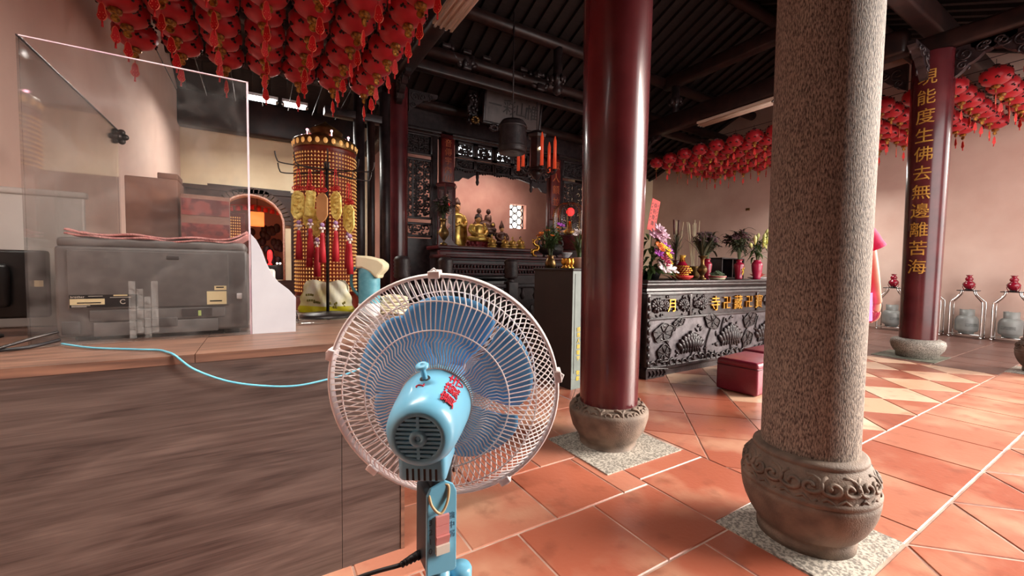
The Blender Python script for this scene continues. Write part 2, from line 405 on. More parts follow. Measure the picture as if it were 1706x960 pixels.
def kingpost(x, y, z0, z1):
    mb = MB(); prof = [(.02,0),(.07,.04),(.1,.12),(.05,.2),(.12,.26),(.14,.34),(.09,.42),(.09,z1-z0)]
    mb.lathe(prof, (x,y,z0), 16)
    for k in range(8):
        a = k*PI/4; mb.ell((x+.13*math.cos(a), y+.13*math.sin(a), z0+.3), (.045,.045,.08), 6, 5)
    return struct(mb.build('carved_roof_post', 'blackwood'))
for x in XC:
    for y in (3.2, 6.3): kingpost(x, y, 4.75, 5.5)
kingpost(5.0,6.6,4.6,5.5); 
# carved bracket sets under the purlin between the columns (bouquets of carved wood)
def bracketset(x, y, z):
    mb = MB(); r = random.Random(int(x*100))
    for k in range(26):
        a = r.uniform(-1.1,1.1); t = r.uniform(.1,.6); p = (x+math.sin(a)*t, y+r.uniform(-.08,.08), z+.05+math.cos(a)*t*.55)
        mb.ell(p, (r.uniform(.04,.09), .05, r.uniform(.04,.1)), 7, 5, RY(a))
    mb.rbox((x-.1,y-.09,z),(x+.1,y+.09,z+.16), .03)
    for k in (-.42,0,.42): mb.rbox((x+k-.09,y-.08,z+.3),(x+k+.09,y+.08,z+.38), .02)
    return struct(mb.build('carved_bracket_set', 'blackwood'))
for x in (3.4, 5.1, 6.9): bracketset(x, 7.38, 4.97)

# ------------------------------------------------------------------ columns
def chars_on_column(txt, r, z_top, pitch, size, ang, name, parent, m):
    mb = MB()
    for i, ch in enumerate(txt):
        vs, fs = glyph(ch, .01, 8); z = z_top-i*pitch; o = []
        for v in vs:
            a = ang+v.x*size/r; rr = r+.0015+.004*(1 if v.y < 0 else 0)
            o.append((rr*math.cos(a), rr*math.sin(a), z+v.z*size*1.05))
        mb._add(o, fs)
    return mb.build(name, m, parent)
def column(label, x, y, rb, rt, z0, z1, shaft_m, base_prof, base_m, plinth, bands=None, carve=False, group=None):
    t = thing('column', label, 'column', (x,y,0)); t['kind'] = 'thing'
    if plinth:
        mb = MB(); a,b,c,d = plinth; mb.box((a-x,b-y,-.003),(c-x,d-y,.006)); mb.build('plinth', 'plinth', t)
    mb = MB(); mb.lathe(base_prof, (0,0,.004), 48)
    if carve:
        zc, rc = carve
        for k in range(11):
            a = 2*PI*k/11
            for fl, off in ((1,-.1),(-1,.16)):
                sp = spiral((0,0), .05, 1.3, 16, PI*.6, fl); pts = []
                for px, pz in sp:
                    aa = a+off+px/rc; rr = rc-.55*max(0,pz)-.06*min(0,pz)+.002; pts.append((rr*math.cos(aa), rr*math.sin(aa), zc+pz*.75))
                mb.tube(pts, .0085, 6)
            pts = []
            for q in range(9):
                aa = a+(q/8-.5)*.5; zz = zc-.052+.012*math.sin(q*1.6); pts.append(((rc+.006)*math.cos(aa), (rc+.006)*math.sin(aa), zz))
            mb.tube(pts, .006, 5)
    mb.build('base', base_m, t)
    mb = MB(); n = 10; mb.lathe([(rb+(rt-rb)*i/n, z0+(z1-z0)*i/n) for i in range(n+1)], (0,0,0), 48, cap=False)
    if bands:
        for zz, rr in bands: mb.lathe([(rr-.012,zz-.012),(rr,zz),(rr-.012,zz+.012)], (0,0,0), 48, cap=False)
    mb.build('shaft', shaft_m, t); return t
t = NT('pecked_granite'); tc = t.add('ShaderNodeTexCoord'); mp = t.add('ShaderNodeMapping'); mp.inputs['Scale'].default_value = (1,1,.28)
t.link(tc.outputs['Object'], mp.inputs[0]); n1 = t.add('ShaderNodeTexNoise', Scale=230, Detail=4); n2 = t.add('ShaderNodeTexNoise', Scale=5, Detail=4)
t.link(mp.outputs[0], n1.inputs['Vector']); t.link(mp.outputs[0], n2.inputs['Vector'])
rp = t.add('ShaderNodeValToRGB'); e = rp.color_ramp.elements; e[0].position = .36; e[0].color = s(68,51,43); e[1].position = .62; e[1].color = s(160,140,120)
t.link(n1.outputs['Fac'], rp.inputs[0]); mx = t.add('ShaderNodeMix', data_type='RGBA', blend_type='MULTIPLY'); mx.inputs[0].default_value = .5
t.link(rp.outputs[0], mx.inputs[6]); t.link(n2.outputs['Color'], mx.inputs[7])
hs = t.add('ShaderNodeHueSaturation', Saturation=.75, Value=1.0); t.link(rp.outputs[0], hs.inputs['Color']); t.link(hs.outputs[0], t.bs.inputs['Base Color'])
t.bs.inputs['Roughness'].default_value = .75
bp = t.add('ShaderNodeBump', Strength=.55, Distance=.012); t.link(n1.outputs['Fac'], bp.inputs['Height']); t.link(bp.outputs[0], t.bs.inputs['Normal']); M['pecked'] = t.m
drum = [(.19,0),(.212,.0),(.214,.045),(.209,.055),(.226,.07),(.252,.105),(.273,.145),(.287,.185),(.293,.22),(.295,.24),(.289,.246),(.296,.254),(.297,.268),(.289,.274),(.286,.28),(.285,.3),(.277,.33),(.263,.36),(.246,.384),(.24,.388),(.246,.394),(.243,.406),(.23,.413),(.2,.42)]
drum = [(r*.89, z) for r, z in drum]
SX, SY = 2.125, .872
column('thick grey pecked-stone column with scroll-carved jar base, nearest the viewer', SX, SY, .186, .196, .415, 4.285, 'pecked', drum, 'stone', (1.851,.611,2.429,1.128), carve=(.335,.248))
bowl = [(.2,0),(.214,0),(.218,.04),(.228,.055),(.275,.12),(.3,.2),(.303,.235),(.3,.25),(.285,.258),(.24,.285),(.2,.29)]
bowl = [(r*(.89 if r > .21 else .96), z) for r, z in bowl]
column('glossy dark red column on a carved stone bowl base behind the blue fan', 2.06, 2.07, .196, .238, .285, 4.285, 'lacquer', bowl, 'stone', (1.72,1.72,2.39,2.31), carve=(.262,.248))
bowl2 = [(.215,0),(.23,.0),(.235,.06),(.25,.07),(.285,.13),(.298,.19),(.29,.24),(.25,.262),(.2,.27)]
t = column('dark red column carrying a vertical line of gold characters', 8.15, 2.02, .205, .228, .26, 4.285, 'lacquer', bowl2, 'plinth', (7.75,1.74,8.5,2.42))
t.children[1].data.materials[0] = M['greenstone'] = pm('greenish_grey_stone', s(128,128,112), s(88,90,78), 12, .75, bump=.3)
ang = math.atan2(-2.02,-8.15)
chars_on_column('現能度生佛去無邊離苦海', .2225, 3.93, .262, .21, ang-.25, 'gold_lettering', t, 'goldpaint')
column('grey stone column with jar base cut off by the right edge', 8.25, .87, .196, .206, .415, 4.285, 'pecked', drum, 'stone', (7.9,.58,8.55,1.15), carve=(.335,.248))
column('dark red column left of the carved altar front, under the hanging lanterns', 2.1, 7.5, .205, .205, .26, 4.4, 'lacquer', bowl2, 'stone', (1.75,7.15,2.45,7.85))
column('dark red column right of the carved altar front, mostly hidden', 8.15, 7.5, .205, .205, .26, 4.4, 'lacquer', bowl2, 'stone', (7.8,7.15,8.5,7.85))
# ------------------------------------------------------------------ standing fan
M['fanblue'] = pm('sky_blue_plastic', s(126,196,226), s(112,182,214), 3, .32, coat=.2)
M['fanblue_dark'] = pm('dusty_dark_plastic', s(52,62,68), s(36,42,46), 8, .5)
M['wire'] = pm('off_white_wire', s(250,240,238), s(240,224,222), 20, .4)
M['blade'] = pm('translucent_blue_blade', s(104,174,226), s(90,160,214), 2, .3, alpha=.86)
M['pinkbtn'] = pm('pink_button', s(238,160,156), s(228,146,142), 5, .4)
M['whitebtn'] = pm('cream_button', s(244,234,222), s(236,222,208), 5, .4)
M['redprint'] = pm('red_marker', s(206,30,52), s(186,24,44), 20, .5)
M['engrave'] = pm('dark_blue_engraving', s(70,120,146), s(60,108,134), 20, .5)
M['cord'] = pm('black_rubber', s(34,28,32), s(22,18,20), 8, .5)
M['rubberband'] = pm('tan_rubber_band', s(226,196,150), s(206,172,124), 20, .5)
def camw(x, y, z): return Vector((0,0,1.2))+_r2*x+_u2*y+_f*z
ring = camw(-.131,-.190,.785); n_ = (_r2*-.03+_u2*-.155+_f*-.987).normalized()
yx = (Vector((0,0,1))-n_*n_.z).normalized(); xx = yx.cross(n_)
polep = camw(-.124,-.4636,.70); BX, BY = polep.x, polep.y
HM = Matrix(((xx.x,yx.x,n_.x,ring.x-BX),(xx.y,yx.y,n_.y,ring.y-BY),(xx.z,yx.z,n_.z,ring.z),(0,0,0,1)))
fan = thing('standing_fan', 'light blue standing fan seen from behind with white wire cage', 'fan', (BX,BY,0))
mb = MB(); mb.lathe([(.0,.03),(.02,.05),(.06,.045),(.16,.03),(.19,.018),(.195,.0),(.0,.0)], (0,0,0), 40, cap=False); mb.build('base', 'fanblue', fan)
mb = MB(); mb.cyl((0,0,.03),(0,0,.72), .0185, 24); mb.build('pole', 'fanblue', fan)
mb = MB(); mb.lathe([(.019,.52),(.03,.525),(.031,.655),(.028,.668),(.0188,.67)], (0,0,0), 28, cap=False)
for sx in (-1,1):
    mb.M = T(sx*.042,.004,0); mb.lathe([(.0,.56),(.016,.562),(.02,.6),(.02,.672),(.017,.678),(.0,.679)], (0,0,0), 20); mb.M = Matrix()
mb.rbox((-.045,-.012,.57),(.045,.018,.655), .006)
mb.build('collar', 'fanblue', fan)
# guard halves
def guard(name, sgn, NW, sw, prof):
    mb = MB(); mb.M = HM
    for i in range(NW):
        a0 = 2*PI*i/NW; mb.tube([(r*math.cos(a0+da*sgn), r*math.sin(a0+da*sgn), z*sw) for r, z, da in prof], .0012, 5, cap=False)
    return mb
mb = guard('g', 1, 108, 1, [(.06,.066,0),(.082,.068,.0),(.092,.064,.05),(.108,.064,.055),(.118,.06,.0),(.15,.052,0),(.178,.042,.0),(.2,.022,.06),(.213,.004,.1)])
for r, z in ((.176,.042),(.128,.059),(.062,.067)): mb.tube([(r*math.cos(2*PI*k/72), r*math.sin(2*PI*k/72), z) for k in range(72)], .0014 if r > .1 else .0022, 6, closed=True)
mb.build('rear_grille', 'wire', fan)
mb = guard('g', -1, 100, -1, [(.03,.1,0),(.06,.103,.02),(.1,.1,.06),(.15,.082,.08),(.176,.062,.06),(.2,.03,.1),(.213,.004,.14)])
for r, z in ((.176,-.062),(.03,-.1),(.11,-.098)): mb.tube([(r*math.cos(2*PI*k/72), r*math.sin(2*PI*k/72), z) for k in range(72)], .0014, 6, closed=True)
mb.M = HM; mb.lathe([(.0,-.106),(.03,-.106),(.032,-.098),(.0,-.096)], (0,0,0), 24); mb.build('front_grille', 'wire', fan)
mb = MB(); mb.M = HM
mb.lathe([(.2125,-.008),(.2165,-.009),(.2195,-.005),(.2195,.006),(.2165,.009),(.2125,.008),(.2125,-.008)], (0,0,0), 96, cap=False); mb.build('rim', 'wire', fan)
for i, a in enumerate((93, 8, 163, -57, 230)):
    mb = MB(); mb.M = HM @ RZ(math.radians(a)) @ T(.219,0,0); mb.rbox((-.008,-.011,-.013),(.006,.011,.014), .002); mb.tube([(.004,-.008,.012),(.01,0,.004),(.004,.008,.012)], .0018, 6)
    mb.build('clip', 'wire', fan)
# blades and hub
mb = MB(); mb.M = HM; mb.lathe([(.0,-.072),(.026,-.068),(.036,-.055),(.038,-.02),(.034,-.008),(.0,-.006)], (0,0,0), 28); mb.build('hub', 'blade', fan)
for k in range(5):
    mb = MB(); vs = []; fs = []; nr, na = 10, 12
    for i in range(nr+1):
        t = i/nr; r = .034+t*.138; w0 = .86+.14*math.sin(min(1,t*1.05)*PI*.62)
        for j in range(na+1):
            u = j/na-.5; a = k*2*PI/5+u*w0*1.22+.25*t; rr = r*(1-.10*max(0,t-.7)/.3*(2*abs(u))**4)
            vs.append((rr*math.cos(a), rr*math.sin(a), -.035+u*.045*(1-.35*t)))
    for i in range(nr):
        for j in range(na): q = i*(na+1)+j; fs.append((q,q+1,q+na+2,q+na+1))
    mb.M = HM; mb._add(vs, fs, True); o = mb.build('blade', 'blade', fan)
    sm = o.modifiers.new('solid','SOLIDIFY'); sm.thickness = .002
# motor housing with vents
mb = MB(); mb.M = HM
mb.lathe([(.0,.045),(.061,.045),(.0635,.05),(.0635,.064),(.0625,.068),(.0615,.09),(.0595,.12),(.0565,.15),(.0535,.168),(.048,.18),(.041,.1865),(.0345,.1885),(.033,.1865)], (0,0,0), 56, cap=False)
o = mb.build('motor_housing', 'fanblue', fan)
mb = MB(); mb.M = HM
mb.lathe([(.0,.18),(.0335,.18)], (0,0,0), 32, cap=False); mb.build('vent_backing', 'cord', fan)
mb = MB(); mb.M = HM
for k in range(9):
    y = -.0275+k*.0069; hw = math.sqrt(max(0,.0335**2-y*y))
    mb.box((-hw,y-.0019,.183),(hw,y+.0019,.1878))
mb.box((-.0022,-.033,.183),(.0022,.033,.1882)); 
mb.lathe([(.0045,.184),(.0045,.19),(.0125,.19),(.0135,.187),(.0135,.183)], (0,0,0), 24, cap=False); mb.build('rear_vent', 'fanblue', fan)
mb = MB(); mb.M = HM
mb.rbox((-.037,-.082,.085),(.037,-.03,.172), .009, 3); mb.build('chin_housing', 'fanblue', fan)
mb = MB(); mb.M = HM
for k in range(6): x = -.022+k*.0088; mb.box((x-.0017,-.077,.1705),(x+.0017,-.058,.1724))
mb.build('chin_slot', 'cord', fan)
# oscillation knob
th = math.radians(97); kp = Matrix(((0,0,0,0),)*4)
mb = MB(); mb.M = HM @ T(.0605*math.cos(th),.0605*math.sin(th),.108) @ RZ(th-PI/2) @ RX(-PI/2) @ RX(.25)
mb.lathe([(.0085,-.004),(.0085,.001)], (0,0,0), 18); mb.build('knob_socket', 'cord', fan)
mb2 = MB(); mb2.M = mb.M; mb2.lathe([(.0048,-.002),(.0044,.018),(.0065,.02),(.0105,.022),(.011,.025),(.009,.0275),(.0028,.028),(.0025,.0265),(.0,.0265)], (0,0,0), 24, cap=False); mb2.build('oscillation_knob', 'fanblue', fan)
def on_motor(mb, ch, th, sz, size, cuts=5):
    vs, fs = glyph(ch, .008, 0)
    bmv = []
    for v in vs:
        # text x runs along the axis towards the cage, text up runs round towards the top left
        sx = sz-v.x*size; rr = .0635-(sx-.064)*.066+(.0006 if v.y < 0 else -.001)+.0004
        a = th+v.z*size/.06; bmv.append((rr*math.cos(a), rr*math.sin(a), sx))
    mb._add(bmv, fs)
mb = MB(); mb.M = HM
for ch, sz in (('寶',.148),('藏',.117),('寺',.087)): on_motor(mb, ch, math.radians(50), sz, .031)
on_motor(mb, '2', math.radians(93), .132, .02)
mb.build('red_lettering', 'redprint', fan)
# neck bracket and control box
mb = MB(); mb.M = T(-.006,0,.777) @ RZ(math.radians(-2)); mb.rbox((-.012,-.015,.06),(.024,.03,.17), .005); mb.build('neck', 'fanblue_dark', fan)
BM = T(-.009,0,.777) @ RZ(math.radians(-2))
mb = MB(); mb.M = BM
mb.prism([(-.024,-.066),(.022,-.07),(.026,-.066),(.026,.062),(.02,.075),(.006,.083),(-.018,.075),(-.024,.064)], .006, 'xz', -.036)
mb.build('control_panel', 'fanblue', fan, bev=.0015)
mb = MB(); mb.M = BM; mb.rbox((-.024,-.031,-.062),(.0255,.022,.064), .003); mb.build('control_box', 'fanblue_dark', fan)
mb = MB(); mb.M = BM; mb.tube(smoothcurve([(-.02,-.034,.066),(-.017,-.04,.05),(-.004,-.043,.036),(.008,-.04,.05),(.012,-.036,.072),(.006,-.034,.078)], 6), .0022, 7); mb.build('rubber_band', 'rubberband', fan)
for k in range(4):
    z = .022-k*.0155; mb = MB(); mb.M = BM; y0 = -.0395 if k < 3 else -.042
    mb.prism([(-.036,z-.0076),(y0-.001,z-.0072),(y0-.005 if k == 2 else y0-.001,z+.0072),(-.036,z+.0076)], .022, 'yz', -.010)
    o = mb.build('button', 'pinkbtn' if k < 3 else 'whitebtn', fan); 
    if k == 3: o['label'] = 'cream off button'
mb = MB(); mb.M = BM
for k, ch in enumerate('3210'): put(mb, ch, .0135, T(-.0178,-.0362,.0165-k*.0155), .02)
for k, ch in enumerate('強中弱'): put(mb, ch, .0125, T(.0172,-.0362,.024-k*.0155), .02)
mb.build('engraved_lettering', 'engrave', fan)
bx = BM @ Vector((-.024,.0,-.05))
mb = MB(); mb.tube([bx, bx+Vector((-.014,.002,-.004)), bx+Vector((-.03,.006,-.011))], [.007,.006,.0042], 10)
for k in range(5): p = bx+Vector((-.003-.006*k,.001*k,-.001-.002*k)); mb.tube([p, p+Vector((-.003,0,-.001))], .0075-.0006*k, 10)
mb.tube(smoothcurve([bx+Vector((-.03,.006,-.011)), bx+Vector((-.12,.06,-.05)), bx+Vector((-.24,.14,-.16)), bx+Vector((-.33,.3,-.45)), (-.36,.5,.02), (-.5,.7,.006)], 8), .0034, 8)
mb.build('power_cord', 'cord', fan)

# ------------------------------------------------------------------ reception counter
t = NT('grey_brown_wood_grain'); tc = t.add('ShaderNodeTexCoord'); mp = t.add('ShaderNodeMapping'); mp.inputs['Scale'].default_value = (.55,1,3.2)
t.link(tc.outputs['Object'], mp.inputs[0])
def gn(sc, scale, **k):
    q = t.add('ShaderNodeMapping'); q.inputs['Scale'].default_value = sc; t.link(tc.outputs['Object'], q.inputs[0]); n = t.add('ShaderNodeTexNoise', Scale=scale, **k); t.link(q.outputs[0], n.inputs['Vector']); return n
n1 = gn((.55,1,3.4), 2.2, Detail=5, Distortion=2.4); n2 = gn((.6,1,16), 5, Detail=8, Distortion=.6); n3 = gn((.8,1,60), 9, Detail=3)
a1 = t.add('ShaderNodeMix', data_type='FLOAT'); a1.inputs[0].default_value = .38; t.link(n1.outputs['Fac'], a1.inputs[2]); t.link(n2.outputs['Fac'], a1.inputs[3])
a2 = t.add('ShaderNodeMix', data_type='FLOAT'); a2.inputs[0].default_value = .18; t.link(a1.outputs[0], a2.inputs[2]); t.link(n3.outputs['Fac'], a2.inputs[3])
rp = t.add('ShaderNodeValToRGB'); e = rp.color_ramp.elements; e[0].position = .36; e[0].color = s(54,43,41); e[1].position = .64; e[1].color = s(108,92,86)
t.link(a2.outputs[0], rp.inputs[0]); t.link(rp.outputs[0], t.bs.inputs['Base Color']); t.bs.inputs['Roughness'].default_value = .42; M['grain'] = t.m
M['graintop'] = pm('brown_wood_grain_edge', s(142,104,86), s(96,70,60), 7, .4, stretch=(.5,4,6))
CY, CTOP, CX1 = 1.70, .905, .511
ct = thing('reception_counter', 'grey-brown wood-grain reception counter on the left behind the fan', 'counter', (-.3,2.3,0))
L = lambda x, y, z: (x+.3, y-2.3, z)
def cbox(name, m, a, b, bev=0, r=0):
    mb = MB(); mb.box(L(*a), L(*b), r); return mb.build(name, m, ct)
cbox('front_panel', 'grain', (-1.25,CY,0), (.262,CY+.02,CTOP-.028)); cbox('front_panel', 'grain', (.264,CY,0), (.494,CY+.02,CTOP-.028))
cbox('end_trim', 'graintop', (.496,CY-.004,0), (.511,CY+.9,CTOP-.028))
cbox('countertop', 'graintop', (-1.25,CY-.004,CTOP-.028), (-.19,CY+1.4,CTOP)); cbox('countertop', 'graintop', (-.188,CY-.004,CTOP-.028), (1.0,CY+1.4,CTOP))
cbox('back_panel', 'grain', (-1.25,CY+1.36,0), (.98,CY+1.38,CTOP-.028)); cbox('end_panel', 'grain', (.96,CY+.5,0), (.98,CY+1.36,CTOP-.028))
# acrylic screen: front pane, side pane, clear foot strip
t = NT('clear_acrylic'); t.bs.inputs['Base Color'].default_value = (1,1,1,1)
tr = t.add('ShaderNodeBsdfTransparent'); tr.inputs[0].default_value = (.985,.98,.975,1); gl = t.add('ShaderNodeBsdfGlossy'); gl.inputs['Roughness'].default_value = .03
df = t.add('ShaderNodeBsdfDiffuse'); df.inputs[0].default_value = (.85,.8,.78,1)
tc = t.add('ShaderNodeTexCoord'); nz = t.add('ShaderNodeTexNoise', Scale=5, Detail=8, Distortion=1.5); t.link(tc.outputs['Object'], nz.inputs['Vector'])
mr = t.add('ShaderNodeMapRange'); mr.inputs[1].default_value = .45; mr.inputs[2].default_value = .8; mr.inputs[3].default_value = .01; mr.inputs[4].default_value = .08; t.link(nz.outputs['Fac'], mr.inputs[0])
fr0 = t.add('ShaderNodeFresnel', IOR=1.3); fr = t.add('ShaderNodeMath', operation='MULTIPLY'); t.link(fr0.outputs[0], fr.inputs[0]); fr.inputs[1].default_value = .55; m1 = t.add('ShaderNodeMixShader'); m2 = t.add('ShaderNodeMixShader')
t.link(mr.outputs[0], m1.inputs[0]); t.link(tr.outputs[0], m1.inputs[1]); t.link(df.outputs[0], m1.inputs[2])
t.link(fr.outputs[0], m2.inputs[0]); t.link(m1.outputs[0], m2.inputs[1]); t.link(gl.outputs[0], m2.inputs[2]); t.link(m2.outputs[0], t.out.inputs[0]); M['acrylic'] = t.m
M['acrylicedge'] = pm('bright_acrylic_edge', s(236,214,220), s(214,180,196), 8, .2)
scr = thing('acrylic_screen', 'clear acrylic screen standing on the counter around the printer', 'screen', (-.36,2.095,CTOP))
mb = MB(); mb.box((-.33,0,.0),(.318,.006,1.062)); mb.build('front_pane', 'acrylic', scr)
mb = MB(); mb.box((.318,-.001,.0),(.325,.007,1.064)); mb.box((-.33,-.001,1.062),(.325,.007,1.066)); mb.build('edge', 'acrylicedge', scr)
mb = MB(); mb.box((-.336,.0,.0),(-.33,1.16,1.062)); mb.build('side_pane', 'acrylic', scr)
mb = MB(); mb.box((-.337,.0,1.062),(-.329,1.16,1.066)); o = mb.build('edge', 'blackwood', scr)
mb = MB(); mb.rbox((-.33,-.018,.0),(.32,-.001,.012), .002); mb.build('foot', 'acrylic', scr)
mb = MB(); mb.M = T(-.333,1.16,1.03)
for k in range(6): mb.ell((.03*math.cos(k*PI/3),0,.03*math.sin(k*PI/3)), (.018,.012,.018), 8, 6)
mb.cyl((0,-.02,0),(0,.02,0), .02, 12); mb.build('clamp', 'darksteel', scr)
mb = MB(); 
for k in range(4): mb.box((-.07+k*.022,-.0015,.01+.02*(k%2)),(-.05+k*.022,-.0005,.23-.03*(k%3)))
M['tape'] = pm('crinkled_clear_tape', s(230,226,222), s(190,184,180), 30, .15, alpha=.1, bump=.8, bscale=40)
mb.build('tape', 'tape', scr)
# printer, rear side towards the viewer
M['printer'] = pm('charcoal_printer_plastic', s(112,107,106), s(102,98,97), 30, .5); M['printer2'] = pm('dark_charcoal_plastic', s(84,79,79), s(74,70,70), 30, .45)
M['label'] = pm('cream_paper_label', s(240,222,176), s(232,212,164), 10, .6); M['labelblack'] = pm('black_label', s(20,18,20), s(16,15,16), 10, .4)
pr = thing('laser_printer', 'dark grey laser printer with its back turned, behind the acrylic screen', 'printer', (-.352,2.33,CTOP))
mb = MB(); mb.rbox((-.29,-.185,.02),(.302,.185,.36), .012); mb.rbox((-.285,-.18,.355),(.297,.18,.392), .012); mb.build('body', 'printer', pr)
mb = MB(); mb.rbox((-.255,-.192,.125),(.235,-.184,.345), .003); mb.build('rear_cover', 'printer', pr)
mb = MB(); mb.rbox((.03,-.194,.315),(.07,-.188,.33), .002); mb.build('cover_latch', 'printer2', pr)
mb = MB(); mb.rbox((-.2,-.19,.075),(.22,-.184,.118), .003); mb.build('duplex_cover', 'printer', pr)
mb = MB(); mb.rbox((-.19,-.192,.018),(.195,-.184,.07), .003); mb.build('tray', 'printer', pr)
mb = MB(); mb.rbox((-.05,-.195,.045),(.06,-.188,.082), .004); mb.build('tray_grip', 'printer2', pr)
mb = MB(); mb.box((.075,-.1925,.082),(.175,-.187,.115)); mb.build('port_panel', 'printer2', pr)
mb = MB(); mb.box((.128,-.194,.084),(.138,-.189,.106)); o = mb.build('cable_plug', pm('green_plug', s(190,214,130)), pr)
mb = MB(); mb.rbox((.262,-.192,.15),(.282,-.184,.175), .003); mb.build('socket', 'white', pr)
mb = MB(); mb.rbox((-.275,-.194,.03),(-.225,-.184,.08), .006); mb.build('power_inlet', 'printer2', pr)
mb = MB(); mb.box((-.25,-.1935,.13),(-.06,-.1915,.178)); lb = mb.build('rating_label', 'labelblack', pr)
mb = MB(); mb.box((-.249,-.1945,.141),(-.155,-.193,.163)); mb.box((-.13,-.1945,.172),(-.09,-.193,.177)); mb.build('sticker', 'label', lb)
mb = MB()
for i, ch in enumerate('brother'): put(mb, ch, .011, T(-.245+i*.0055,-.1937,.167), .01)
for x, z, w in ((-.2,.172,.04),(-.14,.166,.06),(-.245,.137,.05),(-.245,.133,.04)): mb.box((x,-.1942,z),(x+w,-.193,z+.0016))
mb.tube([(-.103+.008*math.cos(a*.4), -.1942, .15+.008*math.sin(a*.4)) for a in range(2,15)], .0013, 5)
mb.build('printed_text', 'whitebtn', lb)
mb = MB(); mb.box((-.23,-.1952,.146),(-.165,-.194,.15)); mb.build('barcode', 'labelblack', lb)
mb = MB(); mb.box((.158,-.1935,.13),(.226,-.1915,.185)); l2 = mb.build('serial_label', 'label', pr)
mb = MB(); mb.box((.168,-.1942,.142),(.21,-.193,.147)); mb.build('barcode', 'labelblack', l2)
mb = MB(); mb.box((.184,-.1935,.19),(.226,-.1915,.208)); l3 = mb.build('number_label', 'label', pr)
mb = MB(); mb.box((.19,-.1942,.199),(.217,-.193,.204)); mb.build('barcode', 'labelblack', l3)
for sx in (-.22,.24):
    mb = MB(); mb.rbox((sx-.03,-.15,0),(sx+.03,.15,.025), .004); mb.build('foot', 'printer2', pr)
# pink towel on the printer
M['towel'] = pm('pink_terry_towel', s(244,178,174), s(226,150,148), 60, .9, bump=.6, bscale=200)
vs = []; fs = []; nx, ny = 40, 14; mb = MB()
for lay in range(2):
    for i in range(nx+1):
        for j in range(ny+1):
            x = -.262+.565*i/nx; y = -.178+.32*j/ny; z = .398+lay*.011+.004*math.sin(i*.5+lay)+.003*math.sin(j*.9+i*.2)+(.03*max(0,(i/nx-.86)/.14)**2)+(.012*max(0,(.06-i/nx)/.06))
            vs.append((x,y+.004*math.sin(i*.7+lay),z))
    o0 = lay*(nx+1)*(ny+1)
    for i in range(nx):
        for j in range(ny): q = o0+i*(ny+1)+j; fs.append((q,q+ny+1,q+ny+2,q+1))
mb._add(vs, fs, True); o = mb.build('towel', 'towel', None, (-.352,2.33,CTOP)); m_ = o.modifiers.new('s','SOLIDIFY'); m_.thickness = .007
tag(o, 'folded pale pink towel lying on top of the dark printer', 'towel')
# monitor back, storage board, boxes behind
mon = thing('computer_monitor', 'black computer monitor turned away at the far left end of the counter', 'monitor', (-.93,2.42,CTOP))
mb = MB(); mb.rbox((-.3,-.03,.075),(.2,.0,.345), .012); mb.rbox((-.2,-.06,.12),(.1,-.028,.29), .015); mb.build('back_shell', 'black', mon)
mb = MB(); mb.box((-.29,.0005,.085),(.19,.003,.335)); mb.build('screen', 'labelblack', mon)
mb = MB(); mb.cyl((-.05,-.01,.01),(-.05,-.01,.1), .022, 16); mb.lathe([(.11,0),(.11,.008),(.03,.016)], (-.05,-.01,0), 28); mb.build('stand', 'black', mon)
mb = MB(); mb.box((.16,-.032,.2),(.185,-.0295,.225)); mb.build('sticker', 'label', mon)
M['foam'] = pm('pale_grey_board', s(206,200,196), s(190,184,180), 2, .3)
mb = MB(); mb.rbox((-.42,-.012,0),(.22,.012,.62), .01); mb.rbox((-.42,-.02,.6),(.23,.02,.63), .008)
o = mb.build('partition_board', 'foam', None, (-.93,2.75,CTOP)); tag(o, 'glossy pale grey board standing behind the black monitor', 'board')
M['redbox'] = pm('dark_red_printed_box', s(122,54,50), s(84,38,38), 18, .5, lo=.45, hi=.55); M['brownbox'] = pm('brown_card_box', s(126,86,70), s(96,62,52), 8, .6)
bk = thing('carton', 'red printed carton standing behind the printer near the screen edge', 'box', (-.235,2.62,CTOP), .1)
mb = MB(); mb.rbox((-.1,-.06,0),(.1,.06,.64), .004); mb.build('body', 'brownbox', bk)
mb = MB(); mb.box((-.096,-.0625,.54),(.096,-.0605,.62)); mb.box((-.096,-.0625,.3),(.096,-.0605,.5)); mb.build('printed_label', 'redbox', bk)
mb = MB(); mb.rbox((-.1,-.1,0),(.1,.1,.72), .005); mb.rbox((.02,-.09,.72),(.1,.06,.75), .004); o = mb.build('carton', 'brownbox', None, (-.45,2.76,CTOP)); tag(o, 'plain brown carton behind the printer, left of the red printed carton', 'box')
# white foam board with a curved cut
mb = MB(); out = [(-.0,0),(.166,0),(.168,.155),(.14,.19),(.1,.225),(.075,.26),(.055,.31),(.04,.36),(.02,.405),(.0,.43)]
M['foamwhite'] = pm('white_foam_sheet', s(206,204,210), s(192,190,198), 4, .5)
mb.prism(out, .012, 'xz', 0); o = mb.build('foam_board', 'foamwhite', None, (-.034,2.088,CTOP), bev=.001); tag(o, 'white foam board with a curved cut edge beside the acrylic screen', 'board')
mb = MB(); mb.tube([(.085,-.001,.04),(.088,-.001,.09),(.1,-.001,.13),(.098,-.001,.14)], .003, 6)
